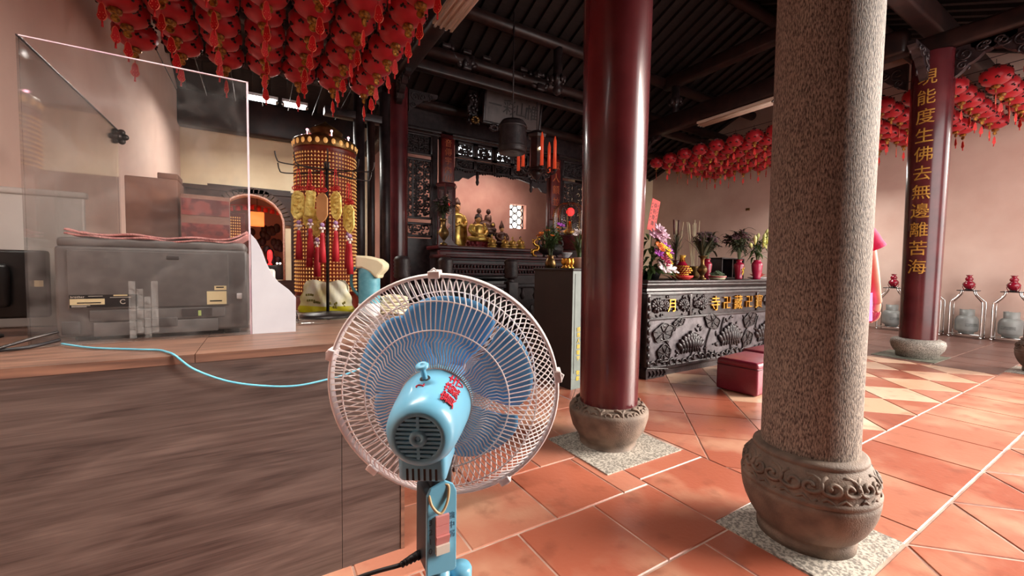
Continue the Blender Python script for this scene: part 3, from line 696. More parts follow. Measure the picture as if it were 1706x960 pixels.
# loose cables
M['cyan'] = pm('blue_cable_sheath', s(110,190,214), s(90,168,196), 10, .4)
mb = MB(); mb.tube(smoothcurve([(-.6,2.05,CTOP+.012),(-.5,1.95,CTOP+.006),(-.37,1.85,CTOP+.006),(-.3,1.8,CTOP+.006),(-.27,1.75,CTOP+.006),(-.24,1.69,CTOP+.003),(-.19,1.675,.86),(-.1,1.67,.81),(.0,1.672,.78),(.1,1.675,.765),(.2,1.68,.772),(.3,1.685,.79),(.42,1.69,.84),(.5,1.69,.9),(.56,1.74,CTOP+.006),(.62,1.9,CTOP+.006)], 8), .0036, 8)
o = mb.build('network_cable', 'cyan'); tag(o, 'light blue cable drooping over the front of the counter', 'cable')
mb = MB(); mb.tube(smoothcurve([(-.62,2.09,CTOP+.05),(-.66,2.05,CTOP+.04),(-.75,1.98,CTOP+.012),(-.84,1.92,CTOP+.007),(-.95,1.9,CTOP+.007)], 8), .005, 8); o = mb.build('power_cable', 'darksteel'); tag(o, 'grey cable running from the printer toward the left frame edge', 'cable')
mb = MB(); mb.tube(smoothcurve([(-.62,2.1,CTOP+.02),(-.68,2.02,CTOP+.01),(-.8,2.0,CTOP+.009),(-.9,2.08,CTOP+.009),(-1.0,2.0,CTOP+.009)], 8), .006, 8); o = mb.build('power_cable', 'cord'); tag(o, 'black cable lying below the black monitor', 'cable')
# glass tray under the amulet stand
mb = MB(); mb.rbox((-.16,-.14,0),(.2,.12,.012), .004); o = mb.build('glass_plate', 'acrylic', None, (.32,2.42,CTOP)); tag(o, 'clear glass plate on the counter in front of the amulet stand', 'plate')
# amulet stand
ST = Vector((.335,2.63,CTOP)); st = thing('amulet_stand', 'steel rotating amulet stand with upturned hooks on a round base', 'display stand', ST)
mb = MB(); mb.lathe([(.0,0),(.145,0),(.15,.004),(.15,.012),(.14,.02),(.05,.03),(.012,.034),(.0,.034)], (0,0,0), 48); mb.build('base', 'darksteel', st)
mb = MB(); mb.cyl((0,0,.03),(0,0,.88), .0085, 14); mb.rbox((-.014,-.014,.86),(.014,.014,.9), .004); mb.build('pole', 'darksteel', st)
ARM = []
for k in range(10):
    a = 2*PI*k/10+.2; z = .86 if k % 2 else .835; d = Vector((math.cos(a), math.sin(a), 0)); ARM.append((a, z))
    mb = MB(); mb.tube(smoothcurve([(0,0,z), d*.1+Vector((0,0,z-.004)), d*.235+Vector((0,0,z-.006)), d*.26+Vector((0,0,z+.012)), d*.268+Vector((0,0,z+.05))], 6), .0034, 7); mb.build('hook_arm', 'darksteel', st)
M['goldfoil'] = pm('embossed_gold_foil', s(252,234,140), s(220,184,84), 34, .38, metal=.12, bump=.5, bscale=60)
M['plaincard'] = pm('tan_wood_amulet', s(206,150,96), s(190,132,80), 8, .5)
M['redcord'] = pm('red_silk_cord', s(222,40,46), s(186,24,34), 30, .5); M['tassel'] = pm('crimson_tassel_thread', s(196,26,42), s(150,14,28), 60, .6, stretch=(1,1,.1))
M['bead'] = pm('mauve_bead', s(170,130,170), s(140,100,150), 30, .2); M['pearl'] = pm('pearl_bead', s(244,226,220), s(226,200,196), 20, .2)
def amulet(label, pos, rz, m, kind=0, tilt=0, tl=.13):
    a = thing('amulet', label, 'amulet', pos, rz, 'amulets on the rotating stand')
    mb = MB()
    for q in (-.012,.012): mb.tube([(q*.3,0,0),(q,.001,-.06),(q*.6,0,-.1)], .0022, 6)
    for k in range(5): mb.tube([( (k-2)*.011+.011*math.cos(b*.7), .004*math.sin(b*1.1+k), -.108+.011*math.sin(b*.7)) for b in range(10)], .0026, 6)
    mb.build('cord', 'redcord', a)
    mb = MB(); z0 = -.122
    if kind == 1: mb.M = T(0,0,z0-.075) @ RY(tilt); mb.lathe([(.0,-.072),(.024,-.072),(.026,-.066),(.026,.066),(.024,.072),(.017,.072),(.017,.06),(.0,.06)], (0,0,0), 20)
    else:
        mb.M = T(0,0,z0) @ RY(tilt); w = .036
        mb.prism([(0,0),(w*.55,-.008),(w,-.03),(w,-.125),(w*.6,-.15),(0,-.165),(-w*.6,-.15),(-w,-.125),(-w,-.03),(-w*.55,-.008)], .008, 'xz', -.004)
        if kind == 0:
            mb.tube([(x*.86,-.005,-.012+z*.86-.006) for x, z in [(0,0),(w*.55,-.008),(w,-.03),(w,-.125),(w*.6,-.15),(0,-.165),(-w*.6,-.15),(-w,-.125),(-w,-.03),(-w*.55,-.008)]], .0018, 5, closed=True)
            for k in range(5): mb.ell((.012*math.sin(k*2.4),-.005,-.04-.02*k), (.013,.004,.009), 7, 5)
    mb.build('tube' if kind == 1 else 'plaque', m, a)
    zb = z0-.165 if kind != 1 else z0-.155
    mb = MB(); mb.ell((0,0,zb-.014), .013, 10, 8); mb.build('bead', 'bead', a)
    mb = MB()
    for k in range(4): mb.ell((.012*math.cos(k*1.6),.012*math.sin(k*1.6),zb-.034), .008, 8, 6)
    mb.ell((0,0,zb-.05), (.008,.008,.012), 8, 6); mb.build('pearl', 'pearl', a)
    mb = MB(); mb.lathe([(.004,zb-.056),(.011,zb-.064),(.013,zb-.075),(.011,zb-.08),(.017,zb-.09-tl*.4),(.02,zb-.075-tl),(.0,zb-.075-tl)], (0,0,0), 14, wob=lambda q, z: 1+.1*math.sin(q*7)); mb.build('tassel', 'tassel', a)
# amulets hanging from the hooks
Rr = Vector((.854,-.52,0)); Ff = Vector((.52,.854,0))
def apos(dx, dz, z): return ST+Rr*dx+Ff*dz+Vector((0,0,z-CTOP))
for lab, dx, dz, z, rz, m, kd, tl, tt in (
    ('embossed gold amulet plaque, the leftmost in the front of the stand', -.135,-.06,1.75,.1,'goldfoil',0,.15,.05),
    ('rolled brass tube amulet between the embossed and the plain tan plaque', -.065,-.07,1.75,-.5,'goldfoil',1,.15,.1),
    ('plain tan amulet plaque hanging in front of the stand pole', .012,-.09,1.735,-.55,'plaincard',2,.15,0),
    ('embossed gold amulet plaque right of the plain tan plaque', .075,-.06,1.75,-.7,'goldfoil',0,.16,-.05),
    ('low-hung gold amulet plaque at the right end of the cluster', .135,-.01,1.68,-1.0,'goldfoil',0,.16,.0),
    ('gold amulet plaque half hidden behind the leftmost plaque', -.12,.03,1.71,.6,'goldfoil',0,.15,0),
    ('gold amulet plaque showing only its lower tip behind the brass tube', -.075,.03,1.66,-.2,'goldfoil',0,.16,0),
    ('gold amulet plaque tucked behind the right-hand plaques', .1,.05,1.70,-.9,'goldfoil',0,.15,0)):
    amulet(lab, apos(dx,dz,z), -.55+rz*.5, m, kd, tt, tl)
# bag, blue jug, cable coil on the desk
M['bagw'] = pm('white_yellow_bag_plastic', s(240,236,214), s(226,214,150), 5, .35, bump=.3, bscale=9, lo=.4, hi=.55); M['bagy'] = pm('yellow_bag_plastic', s(226,216,40), s(206,196,30), 5, .35); M['bagp'] = pm('olive_print', s(150,140,60), s(120,110,50), 8, .5)
bg_ = thing('plastic_bag', 'crumpled white and yellow plastic bag lying behind the amulet stand', 'bag', (.36,2.9,CTOP), -.5)
mb = MB()
def bagpt(u, v):
    w = .175*(1-.28*v**1.5)*(1+.03*math.sin(v*17)); x = (u*2-1)*w; d = .055*math.sin(PI*u)**.6*(1-v)**.5+.006*math.sin(u*23+v*9); return x, d, .2*v*(1+.04*math.sin(u*9))
n = 18
for sg in (1,-1):
    vs = []; fs = []
    for i in range(n+1):
        for j in range(n+1): x, d, z = bagpt(i/n, j/n); vs.append((x,-sg*d+.0,z+.002))
    for i in range(n):
        for j in range(n):
            q = i*(n+1)+j; f = (q,q+n+1,q+n+2,q+1); fs.append(f if sg > 0 else f[::-1])
    mb._add(vs, fs, True)
mb.build('sack', 'bagw', bg_)
mb = MB(); vs = []; fs = []
for i in range(n+1):
    for j in range(5): x, d, z = bagpt(i/n, j/n*.9); vs.append((x,-d-.002,z+.002))
for i in range(n):
    for j in range(4): q = i*5+j; fs.append((q,q+5,q+6,q+1))
mb._add(vs, fs, True); mb.build('yellow_band', 'bagy', bg_)
mb = MB()
for u in (.72,.86,.6):
    x, d, z = bagpt(u, .28); 
    for a, b in ((0,0),(.008,-.018),(-.008,-.018),(.01,.008)): mb.ell((x+a,-d-.004,z+b), (.007,.002,.009), 7, 5)
for u0, v0 in ((.2,.38),(.32,.34),(.15,.55)):
    for k in range(4): x, d, z = bagpt(u0+k*.04, v0+.01*math.sin(k)); mb.rbox((x-.007,-d-.005,z-.008),(x+.004,-d-.002,z+.006), .001)
mb.build('printed_figures', 'bagp', bg_)
M['jugblue'] = pm('dull_blue_plastic', s(112,176,190), s(92,158,176), 40, .5); M['jugcream'] = pm('cream_plastic', s(240,228,194), s(226,212,176), 6, .45)
jg = thing('pitcher', 'blue pitcher with a cream spouted lid and white foot beside the bag', 'pitcher', (.565,2.6,CTOP), -.5)
mb = MB(); mb.lathe([(.062,.075),(.063,.12),(.064,.32)], (0,0,0), 28, cap=False, wob=lambda a, z: 1-.05*math.cos(4*a)); mb.build('body', 'jugblue', jg)
mb = MB(); mb.lathe([(.0,0),(.06,0),(.064,.01),(.064,.075),(.058,.08)], (0,0,0), 28, wob=lambda a, z: 1-.05*math.cos(4*a)); mb.build('foot', 'white', jg)
mb = MB()
ou = [(-.066,.285),(-.03,.288),(.02,.262),(.05,.232),(.068,.225),(.074,.25),(.105,.285),(.108,.315),(.07,.345),(.0,.362),(-.066,.365)]
mb.prism(ou, .126, 'xz', -.063); o = mb.build('lid', 'jugcream', jg, bev=.012)
mb = MB(); mb.tube(smoothcurve([(-.06,0,.3),(-.1,0,.27),(-.105,0,.18),(-.062,0,.12)], 6), .009, 8); mb.build('handle', 'jugblue', jg)
mb = MB(); r = random.Random(3)
for k in range(6): mb.tube([(.085*(1+.08*math.sin(k))*math.cos(a*.26), .065*math.sin(a*.26), .012+.019*k+.006*math.sin(a*.5+k)) for a in range(24)], .009, 7, closed=True)
o = mb.build('cable_coil', 'jugcream', None, (.72,2.62,CTOP)); tag(o, 'coil of cream cable right of the blue pitcher', 'cable')
mb = MB(); mb.tube(smoothcurve([(0,0,.01),(.02,-.05,.03),(.0,-.06,.09),(-.03,-.02,.13),(-.05,.0,.1),(-.03,.05,.06),(.01,.03,.008),(.06,.06,.006)], 6), .0028, 6); mb.tube(smoothcurve([(.03,0,.006),(.0,-.03,.06),(-.04,.02,.15),(-.06,.04,.17)], 6), .0024, 6)
o = mb.build('tangled_cable', 'cord', None, (.14,2.45,CTOP)); tag(o, 'thin black tangled cable right of the white foam board', 'cable')
# crumpled clear tray behind foam board
mb = MB(); mb.rbox((-.04,-.03,0),(.04,.03,.28), .012); o = mb.build('paper_roll_box', 'foam', None, (.02,2.3,CTOP)); tag(o, 'small grey box tucked behind the white foam board', 'box')

# ------------------------------------------------------------------ tower of votive lights
M['towerred'] = pm('red_brown_tower', s(140,50,30), s(110,34,22), 12, .4); M['ledgold'] = pm('gilded_lit_niches', s(255,218,150), s(240,180,100), 30, .35, metal=.3, emit=s(255,190,110), estr=.25)
TX, TY, TR = .70, 5.6, .345
tw = thing('votive_light_tower', 'round red and gold tower covered in rows of tiny lit niches', 'shrine tower', (TX,TY,0))
mb = MB(); mb.lathe([(TR,.85),(TR,2.58),(TR+.008,2.6)], (0,0,0), 64); mb.build('drum', 'towerred', tw)
mb = MB(); mb.lathe([(.0,0),(.4,0),(.42,.06),(.42,.2),(.38,.3),(.4,.7),(.37,.8),(TR+.015,.85),(.0,.85)], (0,0,0), 40); mb.build('pedestal', 'towerred', tw)
mb = MB()
for i in range(38):
    z = .9+i*.0435
    for k in range(56):
        a = 2*PI*(k+.0)/56; ca, sa = math.cos(a), math.sin(a); px, py = -sa, ca; w, h = .0135, .027; r0 = TR+.001
        P = lambda u, rr, zz: (rr*ca+px*u, rr*sa+py*u, zz)
        mb._add([P(-w,r0,z),P(w,r0,z),P(0,r0,z+h),P(0,r0+.013,z+.006)], [(0,1,3),(1,2,3),(2,0,3)])
o = mb.build('niche_rows', 'ledgold', tw); o['kind'] = 'stuff'; 
mb = MB()
for i in range(39): mb.lathe([(TR+.001,.889+i*.0435),(TR+.008,.891+i*.0435),(TR+.008,.896+i*.0435),(TR+.001,.898+i*.0435)], (0,0,0), 56, cap=False)
mb.build('shelf_rings', 'towerred', tw)
mb = MB(); mb.lathe([(TR+.008,2.6),(TR+.014,2.61),(TR+.014,2.7),(TR+.004,2.715),(.2,2.72),(.0,2.72)], (0,0,0), 64, cap=False); mb.build('top_band', 'brass', tw)
for k in range(26):
    a = 2*PI*k/26; ca, sa = math.cos(a), math.sin(a); mb = MB(); mb.M = Matrix.Rotation(a,4,'Z') @ T(TR+.012,0,2.655)
    mb.ell((0,0,0), (.012,.026,.034), 8, 6); mb.ell((.006,0,.012), (.01,.013,.014), 7, 5); mb.build('large_niche', 'ledgold', tw)
mb = MB(); mb.lathe([(.28,2.72),(.26,2.76),(.18,2.8),(.2,2.84),(.12,2.9),(.05,2.94),(.0,2.98)], (0,0,0), 32, cap=False)
mb.build('crown', 'brass', tw)
M['pinkled'] = pm('pink_bulb', s(255,200,210), rough=.3, emit=s(255,170,190), estr=6)
for k in range(6):
    a = 2*PI*k/6+.65; mb = MB(); mb.ell((.27*math.cos(a),.27*math.sin(a),2.795), .014, 8, 6); mb.cyl((.27*math.cos(a),.27*math.sin(a),2.72),(.27*math.cos(a),.27*math.sin(a),2.785), .005, 6); mb.build('bulb', 'pinkled', tw)

# ------------------------------------------------------------------ hanging red lanterns
t = NT('red_lantern_cloth'); b = t.bs.inputs
tc = t.add('ShaderNodeTexCoord'); nz = t.add('ShaderNodeTexNoise', Scale=9, Detail=3); t.link(tc.outputs['Object'], nz.inputs['Vector'])
rp = t.add('ShaderNodeValToRGB'); e = rp.color_ramp.elements; e[0].position = .35; e[0].color = s(190,26,42); e[1].position = .7; e[1].color = s(220,44,56); t.link(nz.outputs['Fac'], rp.inputs[0]); t.link(rp.outputs[0], b['Base Color'])
b['Roughness'].default_value = .38; b['Sheen Weight'].default_value = .2
trn = t.add('ShaderNodeBsdfTranslucent'); trn.inputs[0].default_value = s(214,30,40); ms = t.add('ShaderNodeMixShader'); ms.inputs[0].default_value = .3
t.link(t.bs.outputs[0], ms.inputs[1]); t.link(trn.outputs[0], ms.inputs[2]); t.link(ms.outputs[0], t.out.inputs[0]); M['lantern'] = t.m
M['lblack'] = pm('black_print', s(46,16,18), s(30,10,12), 9, .5); M['lgold'] = pm('gold_tinsel', s(190,130,44), s(110,62,24), 40, .35, metal=.5, bump=.6, bscale=70)
M['lcharm'] = pm('red_charm_card', s(224,34,40), s(196,22,30), 9, .4); M['lcharmline'] = pm('pale_charm_edge', s(244,130,96), s(230,110,80), 9, .4)
def make_lantern(label, group):
    L_ = thing('red_lantern', label, 'lantern', (0,0,0), 0, group)
    mb = MB(); prof = [(.163*math.sin(PI*i/14)**.85 if 0 < i < 14 else .03, -.128*math.cos(PI*i/14)) for i in range(1,14)]
    prof = [(r*(1+.018*(1 if k % 2 else -1)), z) for k, (r, z) in enumerate(prof)]
    mb.lathe([(.028,-.13)]+prof+[(.028,.13)], (0,0,0), 20, wob=lambda a, z: 1+.012*math.cos(10*a)); mb.m = 1
    for k in range(8):
        a = k*PI/4+.2
        for z in (-.06,.07):
            r = .168*math.sqrt(max(0,1-(z/.13)**2)); 
            for q in range(3): mb.ell((r*math.cos(a+q*.1-.1), r*math.sin(a+q*.1-.1), z+.012*math.sin(q*2)), (.011,.011,.012), 5, 4)
    mb.build('paper_globe', ['lantern','lblack'], L_)
    mb = MB(); mb.lathe([(.03,.125),(.036,.13),(.036,.15),(.02,.152)], (0,0,0), 14); mb.tube([(.0,.0,.15),(.0,0,.23)], .003, 5); mb.build('cap', 'lblack', L_)
    mb = MB(); mb.lathe([(.03,-.125),(.042,-.13),(.046,-.145),(.042,-.16),(.03,-.168),(.0,-.168)], (0,0,0), 14, wob=lambda a, z: 1+.06*math.cos(7*a)); mb.build('tinsel_ring', 'lgold', L_)
    mb = MB(); mb.lathe([(.0,-.006),(.03,-.006),(.03,.006),(.0,.006)], (0,0,0), 16, cap=False); mb2 = MB(); mb2.M = T(0,0,-.2) @ RX(PI/2); mb2._add(mb.v, mb.f); mb2.build('medallion', 'lgold', L_)
    def gourd(n=22):
        out = []
        for i in range(n):
            a = 2*PI*i/n; z = math.cos(a); x = math.sin(a)*(.034 if z < -.1 else .022)*(1 if abs(z+.12) > .16 else .72); out.append((x, -.325+z*.062))
        return out
    mb = MB(); mb.prism(gourd(), .006, 'xz', -.003); mb.tube([(0,0,-.24),(0,0,-.27)], .003, 5); mb.tube([(0,0,-.38),(0,0,-.43)], [.006,.008], 6); ch = mb.build('gourd_charm', 'lcharm', L_)
    mb = MB(); g = gourd(); mb.tube([(x,0,z) for x, z in g], .004, 4, closed=True)
    for k in range(6): mb.ell((.02*math.cos(k*1.05),-.004,-.35+.02*math.sin(k*1.05)), (.004,.003,.004), 5, 4)
    mb.build('edge_piping', 'lcharmline', ch)
    return L_
proto = None
def lay(label, group, xs, ys, zf, first):
    for x in xs:
        for y in ys:
            o = first if first.get('used') is None else dup(first)
            if first.get('used') is None: first['used'] = 1
            o.location = (x+R_.uniform(-.008,.008), y+R_.uniform(-.006,.006), zf(x,y)+R_.uniform(-.02,.02)); o.rotation_euler = (R_.uniform(-.05,.05), R_.uniform(-.05,.05), R_.uniform(-.9,.9))
LA = make_lantern('one of the red cloth lanterns packed in rows over the reception counter', 'red lanterns over the counter')
lay('', '', [-.95+.335*i for i in range(7)], [2.1+.337*j for j in range(10)], lambda x, y: 3.33, LA)
LB = make_lantern('one of the red cloth lanterns hung in rows along the right wall bay', 'red lanterns along the right wall')
lay('', '', [8.62+.42*i for i in range(7)], [.7+.405*j for j in range(17)], lambda x, y: 3.95-.03*math.sin((y-.7)*.9), LB)
for ob in list(C.objects):
    if 'used' in ob: del ob['used']
# lantern lines
def hang_lines(nm, label, xs, y0, y1, z):
    for x in xs:
        mb = MB(); mb.tube([(x,y0+(y1-y0)*k/10,z-.03*math.sin(PI*k/10)) for k in range(11)], .005, 5); o = mb.build(nm, 'cord'); tag(o, label, 'wire', 'lantern wires '+('left' if x < 5 else 'right'))
hang_lines('lantern_wire', 'thin black wire carrying a row of lanterns over the counter', [-.95+.335*i for i in range(7)], 2.05, 7.3, 3.58)
hang_lines('lantern_wire', 'thin black wire carrying a row of lanterns in the right bay', [8.62+.42*i for i in range(7)], .5, 7.4, 4.2)

# ------------------------------------------------------------------ fluorescent lamps
M['tubeoff'] = pm('unlit_cream_tube', s(236,214,196), s(222,198,180), 6, .3); M['tubefill'] = pm('added_fill_tube', (1,1,1,1), rough=.3, emit=(1,.98,.94,1), estr=2); M['tubeon'] = pm('lit_tube', (1,1,1,1), rough=.3, emit=(1,.98,.94,1), estr=20)
def strip_light(label, a, b, n, tm, w=.06, lit=False, spread=2.8):
    a = Vector(a); b = Vector(b); d = (b-a).normalized(); sd = d.cross(Vector((0,0,1))); L2 = (b-a).length
    o = thing('fluorescent_lamp', label, 'lamp', (a+b)/2); c = (a+b)/2
    mb = MB(); A = a-c; B = b-c; W = w*(n-1)/2+.03
    q = [A-sd*W, A+sd*W, B+sd*W, B-sd*W]; mb._add([p+Vector((0,0,.03)) for p in q]+[p+Vector((0,0,.075)) for p in q], [(3,2,1,0),(4,5,6,7),(0,1,5,4),(1,2,6,5),(2,3,7,6),(3,0,4,7)]); mb.build('housing', 'tubeoff' if not lit else 'white', o)
    for k in range(n):
        off = sd*(k-(n-1)/2)*w; mb = MB(); mb.cyl(A+off+d*.02, B+off-d*.02, .019, 12); tb = mb.build('tube', tm, o)
        mb = MB()
        for p, g in ((A,1),(B,-1)): mb.cyl(p+off+d*.005*g, p+off+d*.035*g, .0205, 12); mb.box(p+off-Vector((.012,.012,.0)), p+off+Vector((.012,.012,.04)))
        mb.build('end_cap', 'steel', tb)
    if lit:
        mb = MB()
        for p in (A*.6, B*.6): mb.cyl(p+Vector((0,0,.07)), p+Vector((0,0,roof_z(c.y)-c.z-.04)), .008, 6)
        mb.build('hanger_rod', 'darksteel', o)
        la = lamp('tube_light','AREA',(0,0,-.05),lit,(1,.96,.88),shape='RECTANGLE',size=L2,size_y=.1,spread=spread); la.parent = o; la.rotation_euler = (0,0,math.atan2(d.y,d.x))
    return o
strip_light('unlit four-tube fluorescent lamp under the beam right of the counter lanterns', (2.08,5.25,4.33), (2.08,3.6,4.33), 4, 'tubeoff', .075)
strip_light('unlit three-tube fluorescent lamp under the beam above the right bay', (8.12,5.65,4.33), (8.12,4.1,4.33), 3, 'tubeoff', .07)
strip_light('lit fluorescent tube under the dark beam at the back, left half', (-.16,8.0,3.9), (.28,8.0,3.9), 2, 'tubeon', .06, 30)
strip_light('lit fluorescent tube under the dark beam at the back, right half', (.34,8.0,3.9), (.72,8.0,3.9), 2, 'tubeon', .06, 30)
strip_light('added out-of-view fill lamp over the front of the reception counter', (-.9,1.35,3.05), (.5,1.35,3.05), 2, 'tubefill', .08, 17, 1.75)  # fill lamp added out of view to brighten fan, counter and printer
strip_light('added fill lamp in the right bay, hidden behind the thick stone column', (10.2,3.6,3.25), (10.2,5.0,3.25), 2, 'tubefill', .08, 48, 3.0)  # second added fill lamp, kept out of sight, brightens the right bay wall
# ------------------------------------------------------------------ carved offering table
TBX, TBY, TBH = 5.12, 3.09, 1.097
tb = thing('offering_table', 'long black carved offering table with gold characters on its frieze', 'table', (TBX,TBY,0))
HW = 1.5
mb = MB(); mb.rbox((-HW-.03,-.03,TBH-.032),(HW+.03,.92,TBH), .01); mb.build('tabletop', 'blackwood', tb)
def molding(prof, x0, x1, y0, y1):      # profile (out, z) round three sides
    mb = MB(); vs = []; fs = []; n = len(prof)
    for cx, cy, dx, dy in ((x0,y1,-1,0),(x0,y0,-1,-1),(x1,y0,1,-1),(x1,y1,1,0)):
        for o, z in prof: vs.append((cx+dx*o, cy+dy*o, z))
    for k in range(3):
        for i in range(n-1): a = k*n+i; fs.append((a, a+n, a+n+1, a+1))
    return mb._add(vs, fs)
mb = molding([(-.05,.94),(.0,.945),(-.005,.96),(-.03,.975),(-.035,1.0),(-.012,1.02),(.01,1.03),(.018,1.045),(.012,1.06),(.02,1.066)], -HW, HW, 0, .9); mb.build('molding', 'blackwood', tb)
mb = MB(); mb.box((-HW+.03,.02,.0),(HW-.03,.88,.95)); mb.box((-HW+.02,.012,.67),(HW-.02,.03,.945)); mb.build('carcass', 'blackwood', tb)
mb = MB()
for a, b in ((-HW+.01,-.74),(-.72,.72),(.74,HW-.01)):
    for z in (.665,.935): mb.rbox((a,-.006,z-.012),(b,.02,z+.012), .004)
    for x in (a,b): mb.rbox((x-.012,-.006,.665),(x+.012,.02,.935), .004)
mb.build('frieze_frame', 'blackwood', tb)
rr = random.Random(5)
def flower_relief(mb, cx, cz, r, y=0.0):
    for ring_, n, rad, sz in ((0,9,.85,.42),(1,7,.5,.4),(2,4,.22,.3)):
        for k in range(n):
            a = PI*(k+.5)/n if ring_ < 1 else 2*PI*k/n+ring_; d = rad*r
            mb.ell((cx+d*math.cos(a), y-.006*ring_, cz+d*math.sin(a)*.8), (sz*r*.55,.022,sz*r*.85), 8, 6, RY(-(a-PI/2)))
mb = MB()
for cx, r in ((-1.32,.1),(-1.2,.08),(-.86,.09),(-.5,.1),(-.62,.06),(.98,.09),(1.25,.1),(1.1,.07)): flower_relief(mb, cx, .795, r, .006)
for k in range(60): mb.ell((rr.uniform(-1.45,-.45), .008, rr.uniform(.69,.91)), (rr.uniform(.012,.03),.012,rr.uniform(.008,.02)), 6, 5, RY(rr.uniform(0,3)))
mb.build('frieze_pattern', 'blackwood', tb)
for ch, x, sz in (('寺',4.87,.2),('卍',5.12,.185),('藏',5.37,.2),('卍',5.63,.185),('寶',5.87,.2),('月',4.03,.165)):
    mb = MB(); put(mb, ch, sz, T(x-TBX,-.002,.805), .06); o = mb.build('gold_character', 'gold', tb)
# lotus pond relief panel
mb = MB(); mb.box((-HW+.05,.004,.1),(HW-.05,.022,.655)); mb.build('back_panel', M.setdefault('greywood', pm('worn_grey_carving', s(120,112,116), s(70,62,66), 8, .4, bump=.15)), tb)
mb = MB()
def lotus(cx, cz, r):
    for row, n, sp, zz, sz in ((0,9,1.0,-.1,.5),(1,8,.8,.12,.46),(2,6,.55,.32,.4),(3,3,.28,.46,.34)):
        for k in range(n):
            u = (k/(n-1)-.5)*2 if n > 1 else 0; mb.ell((cx+u*sp*r, -.012-.006*(3-row)*(1-abs(u)), cz+zz*r-.12*r*u*u), (r*.15,.026,r*sz*.62), 8, 7, RY(u*.75))
    for k in range(8):
        u = (k/7-.5)*2; mb.ell((cx+u*r*.8, -.012, cz-.42*r-.05*r*u*u), (r*.09,.02,r*.26), 7, 5, RY(-u*.5))
def lotus_leaf(cx, cz, rx, rz_, tilt=0):
    P = []
    for k in range(20):
        a = 2*PI*k/20; w = 1+.1*math.sin(a*5); P.append((cx+rx*w*math.cos(a), cz+rz_*w*math.sin(a)+tilt*math.cos(a)))
    mb.prism(P, .014, 'xz', -.008); mb.tube([(x,-.012,z) for x, z in P], .008, 5, closed=True)
    for k in range(0,20,3): mb.tube([(cx,-.014,cz),(P[k][0],-.014,P[k][1])], .005, 5)
def stem(pts): mb.tube(smoothcurve([(x,-.008,z) for x, z in pts], 6), .009, 6)
for cx, cz, r in ((-.72,.36,.2),(.1,.4,.22),(.95,.38,.21)): lotus(cx,cz,r)
for a in ((-1.22,.5,.17,.1,.02),(-.3,.58,.15,.09,-.03),(-.95,.6,.1,.05,.02),(.55,.56,.15,.1,.03),(1.3,.5,.14,.1,0),(-1.2,.26,.11,.1,0),(.5,.3,.12,.1,.02)): lotus_leaf(*a)
for p in ([(-.72,.3),(-.7,.2),(-.8,.12)],[(.1,.3),(.12,.18),(.02,.1)],[(-.3,.55),(-.42,.3),(-.4,.12)],[(.55,.5),(.42,.35),(.4,.1)],[(-1.22,.45),(-1.1,.3),(-1.15,.1)],[(.95,.3),(.9,.1)],[(-.05,.62),(-.1,.45),(-.02,.3)],[(.75,.6),(.7,.45),(.78,.3)]): stem(p)
for k in range(26):       # waves along the foot
    x = -1.4+k*.112; mb.tube([(x+.06*math.cos(q*.5)*(1-q*.05),-.006,.14+.05*math.sin(q*.5)*(1-q*.05)+.02*math.sin(k)) for q in range(9)], .011, 5)
for k in range(70): mb.ell((rr.uniform(-1.4,1.4), .0, rr.uniform(.14,.62)), (rr.uniform(.02,.05),.014,rr.uniform(.01,.025)), 6, 5, RY(rr.uniform(0,3)))
mb.build('lotus_relief', 'blackwood', tb)
mb = MB(); mb.rbox((-HW+.03,-.012,.075),(HW-.03,.02,.125), .008); mb.rbox((-HW+.03,-.012,.645),(HW-.03,.02,.672), .006); mb.build('bottom_rail', 'blackwood', tb)
for sx in (-1,1):
    mb = MB(); mb.prism([(sx*(HW+.02),0),(sx*(HW-.28),0),(sx*(HW-.33),.03),(sx*(HW-.36),.085),(sx*(HW+.0),.13),(sx*(HW+.02),.1)], .2, 'xz', -.03)
    for k in range(5): mb.tube(smoothcurve([(sx*(HW-.02-.06*k),-.034,.02),(sx*(HW-.05-.06*k),-.04,.05),(sx*(HW-.03-.06*k),-.034,.09)], 4), .009, 5)
    mb.build('foot', 'blackwood', tb, bev=.006)
for sx in (-1,1):
    mb = MB(); mb.rbox((sx*(HW-.03)-.03,-.01,.1),(sx*(HW-.03)+.03,.06,.95), .01)
    for k in range(9): mb.ell((sx*(HW-.03),-.012,.16+.09*k), (.026,.014,.036), 7, 5)
    mb.build('corner_post', 'blackwood', tb)

# things on the table --------------------------------------------------------
M['leaf'] = pm('dark_green_leaf', s(84,110,60), s(46,66,36), 6, .45); M['dryleaf'] = pm('dusty_olive_leaf', s(84,88,62), s(50,52,40), 9, .6); M['paleleaf'] = pm('grey_green_leaf', s(128,150,120), s(94,118,90), 8, .55)
M['stem'] = pm('green_stem', s(96,112,60), s(66,80,44), 8, .5); M['dryflower'] = pm('dried_mauve_flower', s(112,76,80), s(70,46,52), 12, .7); M['lily'] = pm('pale_yellow_lily', s(244,238,168), s(214,222,120), 5, .4)
M['fl_white'] = pm('white_petal', s(248,240,240), s(232,214,222), 9, .5); M['fl_pink'] = pm('pale_pink_petal', s(236,206,220), s(216,170,196), 9, .5); M['fl_purple'] = pm('purple_petal', s(190,90,200), s(156,60,176), 9, .5)
M['fl_yellow'] = pm('yellow_petal', s(246,220,60), s(232,196,30), 9, .5); M['fl_mag'] = pm('magenta_petal', s(184,40,90), s(146,26,66), 9, .5); M['fl_orange'] = pm('orange_petal', s(236,130,50), s(214,100,36), 9, .5)
M['redglaze'] = pm('crimson_glaze', s(176,32,66), s(146,22,50), 5, .15, coat=.5); M['pinkglaze'] = pm('rose_glaze', s(206,48,90), s(180,36,74), 5, .15, coat=.5)
